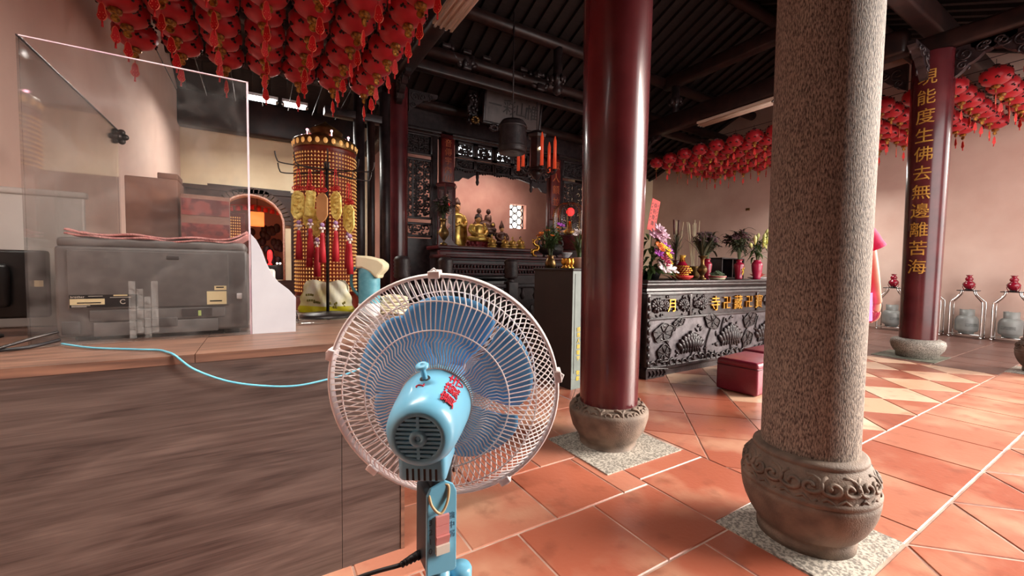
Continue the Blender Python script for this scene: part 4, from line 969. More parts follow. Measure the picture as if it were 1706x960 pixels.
M['redcard'] = pm('bright_red_paper', s(240,72,64), s(228,58,54), 6, .6); M['ink'] = pm('black_ink', s(60,22,22), s(44,16,16), 9, .6)
def flower(mb, c, r, n=7, up=(0,-.5,.8)):
    upv = Vector(up).normalized(); q = upv.to_track_quat('Z','Y').to_matrix()
    for k in range(n):
        a = 2*PI*k/n; d = q @ Vector((math.cos(a), math.sin(a), .35)); mb.ell(Vector(c)+d*r*.55, (r*.5,r*.26,r*.12), 6, 5, q @ Matrix.Rotation(a,3,'Z') @ Matrix.Rotation(-.35,3,'Y'))
    mb.ell(c, r*.22, 6, 5)
def bouquet_in(parent, z, seed, spread, h, leafm, flm, nl=60, nf=14, fr=.035, stems=14, droop=.3, lw=.022):
    r = random.Random(seed); ms = MB(); ml = MB(); mf = MB(); tips = []
    for k in range(stems):
        a = r.uniform(0,2*PI); q = r.uniform(.15,1)*spread; tip = Vector((q*math.cos(a), q*math.sin(a), z+h*r.uniform(.7,1)*(1-.25*q/spread))); tips.append(tip)
        ms.tube(smoothcurve([(.01*math.cos(a),.01*math.sin(a),z-.02),(q*.35*math.cos(a),q*.35*math.sin(a),z+h*.45),tip], 4), .0032, 5)
    for k in range(nl):
        t_ = r.choice(tips); u = r.uniform(.3,1); b = Vector((t_.x*u**1.3, t_.y*u**1.3, z+(t_.z-z)*u)); a = r.uniform(0,2*PI); L_ = r.uniform(.06,.14)*h/.35
        ml.leaf(b, b+Vector((L_*math.cos(a), L_*math.sin(a), L_*r.uniform(-.3,.9))), lw*r.uniform(.7,1.4), droop*L_, 4)
    for k in range(nf):
        t_ = tips[k % len(tips)]; flower(mf, t_+Vector((r.uniform(-.03,.03),r.uniform(-.03,.03),r.uniform(-.04,.02))), fr*r.uniform(.8,1.2), 8, (t_.x, t_.y-.2, .5))
    ms.build('stems', 'stem', parent); ml.build('leaves', leafm, parent); 
    if nf: mf.build('blooms', flm, parent)
def vase(name, label, x, y, prof, m, grp=None, z=TBH): 
    v = thing(name, label, 'vase', (x,y,z), 0, grp); mb = MB(); mb.lathe(prof, (0,0,0), 32, cap=False); mb.build('body', m, v); return v
redv = [(.0,.002),(.044,.002),(.048,.01),(.046,.03),(.055,.1),(.066,.19),(.064,.215),(.04,.235),(.036,.255),(.046,.272),(.05,.278),(.044,.276),(.03,.25),(.03,.2)]
v = vase('brass_vase', 'brass vase of wilting sword leaves left of the red vases', 4.9, 3.3, [(.0,.0),(.05,.0),(.052,.012),(.03,.025),(.024,.05),(.034,.07),(.058,.1),(.064,.125),(.056,.155),(.03,.18),(.022,.21),(.022,.25),(.032,.28),(.056,.3),(.06,.306),(.05,.3),(.02,.26),(.018,.2)], 'brass')
r = random.Random(2); mb = MB()
for k in range(34):
    a = r.uniform(0,2*PI); q = r.uniform(.05,.22); mb.leaf((.01*math.cos(a),.01*math.sin(a),.27), (q*math.cos(a)-.05, q*math.sin(a), .27+r.uniform(.15,.38)), .018, .05*r.random(), 5)
mb.build('leaves', 'dryleaf', v)
mb = MB()
for k in range(9): a = r.uniform(0,6.28); flower(mb, (.12*math.cos(a)*r.random(), .1*math.sin(a), .5+r.uniform(-.02,.1)), .035, 7)
mb.build('blooms', 'dryflower', v)
v1 = vase('red_vase', 'crimson vase of dried flowers behind the succulent dish', 5.24, 3.46, redv, 'redglaze'); bouquet_in(v1, .27, 11, .2, .4, 'dryleaf', 'dryflower', 170, 30, .05, 22, .3, .03)
v2 = vase('red_vase', 'crimson vase with a white flower motif holding tall dried flowers', 5.77, 3.32, redv, 'redglaze'); bouquet_in(v2, .27, 12, .19, .46, 'dryleaf', 'dryflower', 170, 30, .05, 22, .3, .03)
mb = MB(); 
for k in range(5): flower(mb, (-.015+.018*(k%2)+.012*k*(-1)**k*.6, -.058-.003, .075+.02*k), .017, 5, (0,-1,0))
mb.build('painted_motif', 'fl_yellow', v2)
v3 = vase('red_vase', 'rose-red vase holding pale yellow lilies at the right end of the row', 6.24, 3.32, [(.0,.002),(.046,.002),(.05,.012),(.05,.03),(.066,.12),(.074,.2),(.07,.235),(.05,.258),(.046,.27),(.056,.282),(.05,.28),(.036,.26),(.034,.2)], 'pinkglaze')
bouquet_in(v3, .27, 13, .16, .34, 'leaf', 'lily', 0, 0, .03, 12); r = random.Random(8); mb = MB()
for k in range(46):
    a = r.uniform(0,2*PI); b = Vector((.05*r.uniform(-1,1),.05*r.uniform(-1,1),.3+r.uniform(0,.22))); q = r.uniform(.1,.26); mb.leaf(b, b+Vector((q*math.cos(a), q*math.sin(a), r.uniform(-.1,.16))), .034, .04, 5)
mb.build('leaves', 'leaf', v3); mb = MB()
for x, y, z, tx, tz, L_ in ((-.13,-.03,.5,-.35,.9,.15),(-.03,-.09,.46,-.1,.9,.16),(.04,-.05,.53,.05,1,.15),(.1,-.05,.5,.2,.9,.13),(.17,-.02,.56,.25,.9,.16),(-.17,.0,.45,-.6,.7,.1),(.01,.02,.56,0,1,.12),(.12,-.1,.4,.4,.5,.09),(.2,0,.62,.1,1,.13)):
    d = Vector((tx,-.15,tz)).normalized(); p = Vector((x,y,z)); mb.tube([p, p+d*L_*.3, p+d*L_*.7, p+d*L_], [.008,.02,.026,.006], 8)
for p in ((-.03,-.1,.5),(.08,-.09,.52)):
    for k in range(6): a = k*PI/3; mb.leaf(p, (p[0]+.09*math.cos(a), p[1]-.06, p[2]+.08*math.sin(a)+.02), .04, .02, 4)
mb.build('blooms', 'lily', v3)
# gilded ingot basket on a red plate
kb = thing('paper_basket', 'gold folded-paper basket standing on a red tray', 'offering', (4.56,3.35,TBH+.05))
mb = MB(); r = random.Random(4)
for row in range(6):
    n = 18; z = .01+row*.026; q = (.07,.095,.112,.1,.075,.045)[row]
    for k in range(n):
        a = 2*PI*(k+.5*(row%2))/n; mb.tube(smoothcurve([(q*math.cos(a-.16),q*math.sin(a-.16),z+.012),(q*1.08*math.cos(a),q*1.08*math.sin(a),z-.006),(q*math.cos(a+.16),q*math.sin(a+.16),z+.012)], 3), .006, 5)
for k in range(9): a = k*.7; mb.tube([(.04*math.cos(a),.04*math.sin(a),.15),(.02*math.cos(a),.02*math.sin(a),.22+.02*(k%2)),(.035*math.cos(a),.035*math.sin(a),.255)], .006, 5)
mb.build('gold_folds', 'gold', kb)
mb = MB(); mb.lathe([(.0,0),(.06,.0),(.1,.07),(.1,.08),(.06,.14),(.02,.2),(.0,.2)], (0,0,0), 20); mb.build('core', 'redglaze', kb)
mb = MB(); mb.lathe([(.0,0),(.09,0),(.1,.012),(.13,.028),(.135,.05),(.125,.05),(.1,.03),(.0,.03)], (0,0,0), 32, cap=False); o = mb.build('red_tray', 'redcard', None, (4.56,3.35,TBH)); tag(o, 'round bright red tray under the gold paper basket', 'tray')
# feathery plant with two dark sticks behind the basket
v4 = vase('small_dark_vase', 'dark vase of feathery greens with two brown cattails behind the gold basket', 4.84, 3.66, [(.0,0),(.04,0),(.045,.02),(.06,.1),(.05,.18),(.035,.22),(.05,.25),(.045,.25),(.03,.2)], 'darkred')
r = random.Random(21); mb = MB()
for k in range(70):
    a = r.uniform(0,2*PI); q = r.uniform(.04,.15); mb.leaf((0,0,.24+r.uniform(0,.2)), (q*math.cos(a), q*math.sin(a), .34+r.uniform(.05,.34)), .01, .02, 4)
mb.build('leaves', 'dryleaf', v4); mb = MB()
for x in (-.05,.03): mb.tube([(x*.3,0,.24),(x,0,.62)], .004, 5); mb.tube([(x,0,.6),(x*1.35,0,.8)], .011, 7)
mb.build('cattail', 'darkred', v4)
# succulent dish
dsh = thing('succulent_dish', 'shallow pale dish of small grey-green succulents in front of a crimson vase', 'plant', (5.14,3.24,TBH))
mb = MB(); mb.lathe([(.0,0),(.085,0),(.1,.02),(.11,.05),(.102,.05),(.09,.035),(.0,.035)], (0,0,0), 32, cap=False); mb.build('dish', 'jugcream', dsh)
mb = MB(); mb.lathe([(.104,.028),(.112,.032),(.112,.044),(.104,.046)], (0,0,0), 32, cap=False); mb.build('dish_band', 'redglaze', dsh)
mb = MB(); r = random.Random(6)
for k in range(26):
    a = r.uniform(0,6.28); q = r.uniform(0,.08); c = (q*math.cos(a), q*math.sin(a), .05+.035*(1-q/.08)+r.uniform(0,.02)); flower(mb, c, r.uniform(.022,.036), 7, (math.cos(a)*.4,-.3,1))
mb.build('rosettes', 'paleleaf', dsh)
# red folded offering at the right end, incense burners with sticks
rd = thing('red_offering', 'red folded-paper lotus on a white plate at the right of the table', 'offering', (6.68,3.5,TBH)) if False else thing('red_offering', 'red folded-paper lotus on a white plate at the right of the table', 'offering', (6.44,3.42,TBH))
mb = MB(); mb.lathe([(.0,0),(.07,0),(.13,.02),(.128,.026),(.0,.012)], (0,0,0), 28, cap=False); mb.build('plate', 'white', rd); mb = MB()
for row, n, q, z in ((0,12,.12,.03),(1,10,.09,.05),(2,7,.05,.075)):
    for k in range(n): a = 2*PI*(k+.5*row)/n; mb.leaf((q*.4*math.cos(a), q*.4*math.sin(a), z), (q*math.cos(a), q*math.sin(a), z+.05), .06, .01, 4)
mb.build('folded_petals', 'redcard', rd)
for i, (x, y, n, lab) in enumerate(((5.05,3.8,4,'incense pot with a few sticks behind the brass vase'),(5.45,3.8,9,'incense pot with many sticks behind the crimson vases'))):
    ip = thing('incense_pot', lab, 'incense pot', (x,y,TBH)); mb = MB(); mb.lathe([(.0,0),(.06,0),(.07,.05),(.08,.16),(.085,.18),(.07,.18),(.06,.1)], (0,0,0), 24, cap=False); mb.build('pot', 'brass', ip)
    r = random.Random(i)
    for k in range(n): a = r.uniform(-.16,.16); mb = MB(); mb.tube([(a*.3,r.uniform(-.02,.02),.1),(a,r.uniform(-.04,.04),.78+r.uniform(0,.1))], .0042, 5); mb.build('incense_stick', 'jugcream', ip)
# flower arrangement with a red tag
fa = thing('flower_arrangement', 'mixed white, purple and yellow flower arrangement at the left end of the table', 'flowers', (3.97,3.36,TBH))
mb = MB(); mb.lathe([(.0,0),(.1,0),(.13,.08),(.14,.1),(.0,.1)], (0,0,0), 24); mb.build('pot', 'black', fa); mb = MB(); r = random.Random(9)
for k in range(90):
    a = r.uniform(0,2*PI); z = r.uniform(.05,.5); q = .2*(1-z/.75)+.05; b = Vector((q*.5*math.cos(a), q*.5*math.sin(a), z)); mb.leaf(b, b+Vector((q*math.cos(a), q*math.sin(a), r.uniform(-.12,.1))), .04, .03, 4)
for k in range(14): a = -PI/2+r.uniform(-1.2,1.2); mb.leaf((0,-.05,.13), (.28*math.cos(a), -.05+.2*math.sin(a), .08), .07, .02, 5)
mb.build('foliage', 'leaf', fa)
for nm, m, rad, pts in (('orchid_bloom','fl_pink',.075,[(-.06,-.12,.52),(.02,-.14,.56),(.08,-.1,.48),(-.02,-.17,.45),(.12,-.1,.4),(-.12,-.12,.5),(.05,-.17,.5),(-.08,-.17,.58)]),('yellow_bloom','fl_yellow',.045,[(.0,-.2,.36),(.05,-.22,.33),(-.06,-.2,.38),(.12,-.2,.25),(.1,-.22,.18),(.03,-.24,.27),(.17,-.14,.2),(.18,-.15,.28)]),
    ('purple_bloom','fl_purple',.07,[(.13,-.18,.32),(.09,-.17,.37),(-.12,-.2,.28)]),('magenta_bloom','fl_mag',.06,[(.0,-.24,.19),(-.06,-.23,.23),(.2,-.1,.24),(.06,-.2,.13)]),('orange_bloom','fl_orange',.05,[(-.12,-.2,.38),(-.09,-.22,.33)]),('lily_bloom','fl_white',.1,[(-.06,-.24,.1),(.2,-.18,.1),(.16,-.14,.13)])):
    for p in pts: p = (p[0]*.8-.01,p[1],p[2]*.96+.03); mb = MB(); flower(mb, p, rad, 6 if rad > .06 else 9, (p[0], -.6, .5)); mb.build(nm, m, fa)
tgm = T(.02,-.02,.78) @ RY(math.radians(13))
mb = MB(); mb.M = tgm; mb.box((-.07,-.003,-.21),(.07,.0,.17)); tgo = mb.build('red_tag', 'redcard', fa)
mb = MB(); mb.M = tgm
for i, ch in enumerate('恭祝聖壽'): put(mb, ch, .06, T(.0,-.004,.1-.072*i), .01)
for xx in (-.05,.05):
    for k in range(6): mb.box((xx-.006,-.0042,.1-k*.04),(xx+.006,-.003,.12-k*.04))
mb.build('ink_lettering', 'ink', tgo); mb = MB(); mb.tube([(.0,0,.3),(.01,-.01,.58)], .005, 5); mb.build('tag_stick', 'stem', fa)

# ------------------------------------------------------------------ kneelers
M['maroon'] = pm('maroon_vinyl', s(142,44,66), s(118,34,54), 3, .38, bump=.08, bscale=40)
M['maroonseam'] = pm('dark_maroon_piping', s(90,24,40), s(74,20,34), 6, .4)
def kneeler(label, x, y, rz):
    k = thing('kneeling_stool', label, 'stool', (x,y,0), rz); mb = MB(); mb.rbox((-.3,-.2,.006),(.3,.2,.29), .025, 3); mb.build('base', 'maroon', k)
    vs = []; fs = []; n = 14; mb = MB(); mb.rbox((-.302,-.202,.25),(.302,.202,.33), .035, 4); mb.build('cushion', 'maroon', k)
    mb = MB(); P = [(-.28,-.203),(.28,-.203),(.303,-.18),(.303,.18),(.28,.203),(-.28,.203),(-.303,.18),(-.303,-.18)]; mb.tube([(a,b,.262) for a, b in P], .005, 6, closed=True); mb.build('piping', 'maroonseam', k)
kneeler('maroon vinyl kneeling stool nearest the viewer in front of the carved table', 4.31, 2.32, .08)
kneeler('maroon vinyl kneeling stool further along the carved table, half hidden by the stone column', 5.0, 2.45, .05)

# ------------------------------------------------------------------ dark cabinet with dedication
M['cabdark'] = pm('near_black_lacquer_side', s(38,26,26), s(28,20,20), 5, .5); M['cabfront'] = pm('grey_green_lacquer', s(122,134,128), s(104,116,112), 6, .4); M['yellowpaint'] = pm('yellow_paint', s(240,214,70), s(226,196,50), 9, .5)
cb = thing('side_cabinet', 'tall dark cabinet with grey-green front and yellow writing behind the red column', 'cabinet', (2.632,3.165,0), .08)
mb = MB(); mb.box((0,.006,.0),(.62,.6,1.19)); mb.build('body', 'cabdark', cb)
mb = MB(); mb.box((.0,.0,.0),(.62,.006,1.19)); mb.build('front_panel', 'cabfront', cb)
mb = MB(); mb.rbox((-.012,-.012,1.19),(.632,.612,1.215), .005); mb.build('top', 'cabdark', cb)
mb = MB(); 
for a, b in (((.03,-.004,.16),(.59,.002,.17)),((.03,-.004,1.15),(.59,.002,1.16)),((.03,-.004,.16),(.036,.002,1.16)),((.584,-.004,.16),(.59,.002,1.16)),((0,-.004,.105),(.62,.002,.112))): mb.box(a, b)
mb.build('molding', 'cabfront', cb)
mb = MB()
for i, ch in enumerate('感恩人蔡暖宇 敬獻'):
    if ch != ' ': put(mb, ch, .05, T(.088,-.005,.605-.0585*i-(.03 if i > 6 else 0)), .02)
mb.build('yellow_lettering', 'yellowpaint', cb)
M['terracotta'] = pm('pale_clay', s(206,176,160), s(184,150,136), 6, .7)
op = thing('potted_orchid', 'pale clay pot of white orchids on top of the dark cabinet', 'plant', (2.87,3.36,1.215)); mb = MB(); mb.lathe([(.0,0),(.06,0),(.078,.09),(.088,.1),(.088,.115),(.075,.115),(.07,.09),(.0,.09)], (0,0,0), 28, cap=False); mb.build('pot', 'terracotta', op)
mb = MB(); r = random.Random(31)
for k in range(46): a = r.uniform(0,6.28); q = r.uniform(.04,.16); mb.leaf((.02*math.cos(a),.02*math.sin(a),.1), (q*math.cos(a), q*math.sin(a), .1+r.uniform(.12,.34)), .014, .04, 4)
mb.build('leaves', 'leaf', op); mb = MB()
for k in range(12): a = r.uniform(0,6.28); flower(mb, (.1*math.cos(a)*r.random(), .1*math.sin(a)*r.random()-.03, .36+r.uniform(-.03,.05)), .032, 6)
mb.build('blooms', 'fl_white', op)
gr = thing('green_plant', 'bushy dark green plant with orange and purple flowers on the cabinet', 'plant', (2.72,3.66,1.215)); mb = MB(); mb.lathe([(.0,0),(.05,0),(.062,.05),(.045,.1),(.03,.12),(.045,.14),(.0,.14)], (0,0,0), 24); mb.build('vase', 'brass', gr)
bouquet_in(gr, .13, 17, .15, .34, 'leaf', 'fl_orange', 220, 8, .03, 22, .2, .014)
mb = MB(); flower(mb, (.05,-.1,.46), .05, 8); mb.build('purple_bloom', 'fl_purple', gr)
for i, (x, y, lab) in enumerate(((2.66,3.28,'small brass bell cup at the front left corner of the cabinet top'),(2.72,3.3,'small brass bell cup second from the cabinet left corner'),(2.685,3.37,'larger brass cup behind the two small ones on the cabinet'))):
    k = 1+.35*(i == 2); mb = MB(); mb.lathe([(.0,0),(.026*k,0),(.028*k,.008),(.014*k,.02),(.012*k,.03),(.024*k,.045),(.028*k,.07),(.02*k,.09),(.024*k,.1),(.02*k,.1),(.012*k,.06)], (0,0,0), 18, cap=False); o = mb.build('brass_cup', 'gold', None, (x,y,1.215)); tag(o, lab, 'cup')

# ------------------------------------------------------------------ gas cylinders in chrome cages
M['gasgrey'] = pm('grey_painted_steel', s(150,152,148), s(128,130,128), 5, .4, bump=.05); M['redlamp'] = pm('dark_red_glass', s(150,22,46), s(110,12,30), 5, .2, coat=.4); M['chrome'] = pm('chrome', s(226,224,222), s(206,204,202), 5, .16, metal=1)
def gasunit(y, label, v, place):
    g = thing('gas_cage', label, 'gas heater', (11.55,y,0), 0)
    for k, (x, w) in enumerate(((-.13,.21),(.13,.21))):
        for sg in (1,-1):
            mb = MB(); mb.tube(smoothcurve([(x,sg*w,.03),(x,sg*w,.35),(x,sg*w,.66),(x*.9,sg*(w-.03),.72),(x*.6,sg*.12,.8),(x*.5,sg*.09,.86),(x*.5,sg*.085,.92)], 5), .0125, 8); mb.ell((x,sg*w,.022), .022, 8, 6); mb.build('leg', 'chrome', g)
    mb = MB()
    for z in (.075,):
        for a, b in (((-.13,-.21),(-.13,.21)),((.13,-.21),(.13,.21)),((-.13,-.21),(.13,-.21)),((-.13,.21),(.13,.21))): mb.cyl((a[0],a[1],z),(b[0],b[1],z), .009, 8)
    mb.box((-.12,-.2,.078),(.12,.2,.084)); mb.build('shelf', 'chrome', g)
    mb = MB(); mb.rbox((-.11,-.14,.895),(.11,.14,.91), .004); mb.lathe([(.03,.91),(.055,.915),(.05,.93),(.03,.94)], (0,0,0), 20); mb.build('top_plate', 'darksteel', g)
    mb = MB(); mb.lathe([(.03,.93),(.062,.96),(.085,1.0),(.088,1.03),(.07,1.06),(.042,1.085),(.05,1.1),(.058,1.125),(.046,1.15),(.03,1.165),(.034,1.18),(.052,1.2),(.0,1.2)], (0,0,0), 28, cap=False); mb.build('gourd_lamp', 'redlamp', g)
    mb = MB()
    for k in range(4): a = k*PI/2+.6; mb.tube([(.06*math.cos(a),.06*math.sin(a),.91),(.085*math.cos(a),.085*math.sin(a),.96),(.09*math.cos(a),.09*math.sin(a),.99)], .006, 6)
    mb.build('lamp_holder', 'redlamp', g)
    c = thing('gas_cylinder', 'grey gas cylinder standing in the chrome cage '+place, 'gas cylinder', (11.55,y,.085), v)
    mb = MB(); mb.lathe([(.0,.0),(.1,.0),(.11,.03),(.15,.05),(.16,.09),(.16,.24),(.15,.29),(.12,.33),(.05,.355),(.0,.36)], (0,0,0), 32, cap=False); mb.build('tank', 'gasgrey', c)
    mb = MB(); mb.lathe([(.1,.33),(.102,.46),(.094,.46),(.092,.33)], (0,0,0), 28, cap=False, ang=(.5,5.4)); mb.build('collar', 'gasgrey', c)
    mb = MB(); mb.cyl((0,0,.35),(0,0,.42), .025, 10); mb.cyl((0,0,.4),(-.08,0,.4), .016, 8); mb.lathe([(.0,.42),(.035,.42),(.035,.44),(.0,.44)], (0,0,0), 14); mb.build('valve', 'black', c)
    mb = MB(); mb.lathe([(.1605,.14),(.1605,.2)], (0,0,0), 32, cap=False, ang=(PI-.7,PI+.5)); mb.build('faded_label', M.setdefault('gaslabel', pm('faded_grey_label', s(122,124,122), s(100,102,100), 30, .5)), c)
    return g
for y, lab, v in ((1.64,'chrome gas cage with red gourd lamp at the right, beside the cut-off column',0),(2.19,'chrome gas cage with red gourd lamp just right of the lettered column',.8),(2.74,'chrome gas cage with red gourd lamp partly behind the lettered column',.8),(3.29,'chrome gas cage with red gourd lamp left of the lettered column',.8)):
    gasunit(y, lab, v, lab.split('gourd lamp ')[1])
# ------------------------------------------------------------------ carved altar front
AY = 8.9
sh = thing('altar_screen', 'tall black carved wooden altar screen with openwork panels at the back of the hall', 'altar screen', (TBX,AY,0))
def sbox(mb, x0, x1, z0, z1, y0=0, y1=.08, b=.0): mb.box((x0-TBX,y0,z0),(x1-TBX,y1,z1), b)
def frame(mb, x0, x1, z0, z1, w=.05, y0=-.02, y1=.06):
    sbox(mb,x0,x1,z0,z0+w,y0,y1,.008); sbox(mb,x0,x1,z1-w,z1,y0,y1,.008); sbox(mb,x0,x0+w,z0,z1,y0,y1,.008); sbox(mb,x1-w,x1,z0,z1,y0,y1,.008)
def scrollwork(mb, x0, x1, z0, z1, cols, rows, r=.013, seed=1, y=.02):
    q = random.Random(seed); w = (x1-x0)/cols; h = (z1-z0)/rows
    for i in range(cols):
        for j in range(rows):
            cx, cz = x0+(i+.5)*w-TBX, z0+(j+.5)*h; f = 1 if (i+j) % 2 else -1; m = -1 if i >= cols/2 else 1
            for a0, dx, dz, sg in ((.3,-.18,.2,1),(3.4,.2,-.2,1),(1.8,.18,.24,-1)):
                mb.tube([(cx+m*(dx*w)+p[0]*m, y, cz+dz*h+p[1]) for p in spiral((0,0), min(w,h)*.4, .85, 9, a0*f, sg*f)], [r*(1.3-.07*k) for k in range(10)], 5)
    for k in range(cols*rows):
        mb.ell((q.uniform(x0,x1)-TBX, y, q.uniform(z0,z1)), (r*2.2,r*1.2,r*1.6), 6, 5, RY(q.uniform(0,3)))
# upper boards and lintel
mb = MB(); sbox(mb,2.3,7.95,4.25,4.74,.0,.1); mb.build('upper_board', 'blackwood', sh)
mb = MB(); sbox(mb,2.3,7.95,4.2,4.27,-.05,.06,.01); sbox(mb,2.3,7.95,4.66,4.72,-.05,.06,.01); sbox(mb,2.3,7.95,4.14,4.18,-.03,.06,.008); mb.build('rail', 'blackwood', sh)
for x in (2.36,3.36,6.9,7.86): mb = MB(); sbox(mb,x-.06,x+.06,0,4.25,-.02,.1,.01); mb.build('post', 'blackwood', sh)
for x in (3.63,6.66): mb = MB(); sbox(mb,x-.15,x+.15,1.69,4.25,-.05,.1,.01); mb.build('post', 'darkred', sh)
for s0, (xa, xb) in enumerate(((2.42,3.30),(6.96,7.8))):
    mb = MB(); frame(mb,xa,xb,3.68,4.14); sbox(mb,xa,xb,3.7,4.12,.04,.06); scrollwork(mb,xa+.06,xb-.06,3.74,4.08,6,3,.014,3+s0,.02); mb.build('carved_panel', 'blackwood', sh)
    mb = MB(); frame(mb,xa,xb,2.28,3.6); scrollwork(mb,xa+.05,xb-.05,2.34,3.55,5,8,.021,5+s0,.02); sbox(mb,(xa+xb)/2-.02,(xa+xb)/2+.02,2.3,3.58,0,.04); mb.build('lattice_panel', 'blackwood', sh)
    mb = MB(); frame(mb,xa,xb,1.88,2.2); scrollwork(mb,xa+.06,xb-.06,1.93,2.15,4,1,.02,8+s0,.02); mb.build('carved_panel', 'blackwood', sh)
    mb = MB(); sbox(mb,xa,xb,.1,1.85,.0,.06); mb.build('lower_panel', 'blackwood', sh)
# openwork transom, three lit openings then three carved blocks
M['daylit'] = pm('daylit_paper', (1,1,1,1), rough=.9, emit=(.9,.96,1,1), estr=2.4)
for k, (xa, xb) in enumerate(((3.88,4.34),(4.38,4.84),(4.9,5.36),(5.4,5.86),(5.9,6.36))):
    mb = MB(); frame(mb,xa-.02,xb+.02,3.76,4.14,.07); scrollwork(mb,xa+.06,xb-.06,3.82,4.07,3,2,.022,20+k,.02); mb.build('transom_openwork', 'blackwood', sh)
    if k < 3: mb = MB(); sbox(mb,xa+.02,xb-.02,3.79,4.1,.07,.075); o = mb.build('paper_backing', 'daylit', sh); o['label'] = 'daylit white paper behind the openwork'
    else: mb = MB(); sbox(mb,xa+.02,xb-.02,3.79,4.1,.07,.075); mb.build('paper_backing', 'blackwood', sh)
    mb = MB(); frame(mb,xa-.02,xb+.02,3.5,3.74,.04); sbox(mb,xa,xb,3.52,3.72,.04,.06); scrollwork(mb,xa+.05,xb-.05,3.54,3.7,4,1,.016,30+k,.02); mb.build('carved_panel', 'blackwood', sh)
# stepped hanging valance with drop finials over the opening
mb = MB()
val = [(3.8,3.52),(6.45,3.52),(6.45,3.2),(6.3,3.22),(6.2,3.32),(6.05,3.3),(5.9,3.4),(5.6,3.46),(5.1,3.47),(4.6,3.46),(4.35,3.4),(4.2,3.3),(4.05,3.32),(3.95,3.22),(3.8,3.2)]
mb.prism([(x-TBX,z) for x, z in val], .05, 'xz', 0)
for k in range(40): x = 3.85+k*.065; mb.ell((x-TBX,.0,3.47+.02*math.sin(k)), (.03,.03,.028), 6, 5)
mb.build('valance', 'blackwood', sh)
for x in (4.42,5.95): mb = MB(); mb.lathe([(.0,3.16),(.025,3.18),(.045,3.24),(.03,3.3),(.04,3.36),(.03,3.5)], (x-TBX,.0,0), 14); mb.build('drop_finial', 'blackwood', sh)
# couplets
M['couplet'] = pm('red_brown_couplet', s(120,36,32), s(88,26,26), 7, .4); M['coupgold'] = pm('dull_orange_gold', s(206,112,60), s(176,84,44), 9, .45)
for lab, x, txt, z1, z0 in (('dark red couplet board with orange characters left of the altar opening',3.63,'音傳宇內山',4.12,3.1),('dark red couplet board with orange characters right of the altar opening',6.66,'眾人顧並用',4.1,2.5)):
    c = thing('couplet_board', lab, 'sign', (x,8.78,z0)); mb = MB(); mb.rbox((-.16,0,0),(.16,.07,z1-z0), .03); mb.build('board', 'couplet', c)
    n = len(txt); mb = MB(); p = (z1-z0)/(n+.2)
    for i, ch in enumerate(txt): put(mb, ch, min(.24,p*.9), T(0,-.004,(z1-z0)-p*(i+.6)), .02)
    mb.build('lettering', 'coupgold', c)
# glass lamp boxes below the couplets
M['glass'] = M['acrylic']; M['redglow'] = pm('red_glow', s(255,60,60), rough=.4, emit=s(255,30,30), estr=2.5)
def lampbox(lab, x):
    l = thing('lamp_box', lab, 'lamp', (x,8.55,1.68)); l.scale = (.8,.8,.95); mb = MB()
    for a in range(6): q = a*PI/3; mb.rbox((.24*math.cos(q)-.018,.24*math.sin(q)-.018,0),(.24*math.cos(q)+.018,.24*math.sin(q)+.018,1.36), .004)
    mb.build('post', 'darkred', l); mb = MB(); mb.lathe([(.0,1.34),(.27,1.34),(.31,1.4),(.28,1.43),(.0,1.43)], (0,0,0), 6, smooth=False); mb.lathe([(.0,0),(.28,0),(.28,.05),(.0,.05)], (0,0,0), 6, smooth=False); mb.build('cap', 'darkred', l)
    mb = MB(); mb.lathe([(.225,.05),(.225,1.34)], (0,0,0), 6, cap=False, smooth=False); mb.build('glass', 'acrylic', l)
    mb = MB(); mb.cyl((0,0,.05),(0,0,1.2), .05, 10)
    for k in range(4): mb.ell((0,0,.2+.28*k), (.11,.11,.07), 12, 8)
    mb.build('inner_column', 'pinktrim', l)
    for p in ((-.12,-.13,.75),(-.05,-.17,.35),(.02,-.12,.95)): mb = MB(); mb.ell(p, .022, 8, 6); mb.build('bulb', 'redglow', l)
lampbox('tall glass lamp box with red bulbs left of the gilded statues', 3.5)
# red bulb dome right
rl = thing('red_dome_lamp', 'domed glass lamp with a glowing red bulb right of the altar opening', 'lamp', (6.65,8.2,1.7))
mb = MB(); mb.lathe([(.38,.35),(.38,.9),(.36,1.02),(.26,1.12),(.1,1.17),(.0,1.18)], (0,0,0), 28, cap=False); mb.build('glass_dome', 'acrylic', rl)
mb = MB(); mb.lathe([(.0,0),(.4,0),(.4,.3),(.42,.32),(.42,.36),(.0,.36)], (0,0,0), 28); mb.build('base', 'darkred', rl)
for k in range(8): a = k*PI/4; mb = MB(); mb.tube(smoothcurve([(.385*math.cos(a),.385*math.sin(a),.36),(.385*math.cos(a),.385*math.sin(a),.9),(.27*math.cos(a),.27*math.sin(a),1.12),(0,0,1.19)], 5), .012, 6); mb.build('rib', 'brass', rl)
mb = MB(); mb.ell((0,-.05,.95), .1, 14, 10); mb.build('bulb', 'redglow', rl); mb = MB(); mb.lathe([(.0,.36),(.12,.38),(.16,.46),(.06,.55),(.05,.7),(.0,.72)], (0,-.03,0), 18); mb.build('inner_stand', 'gold', rl)
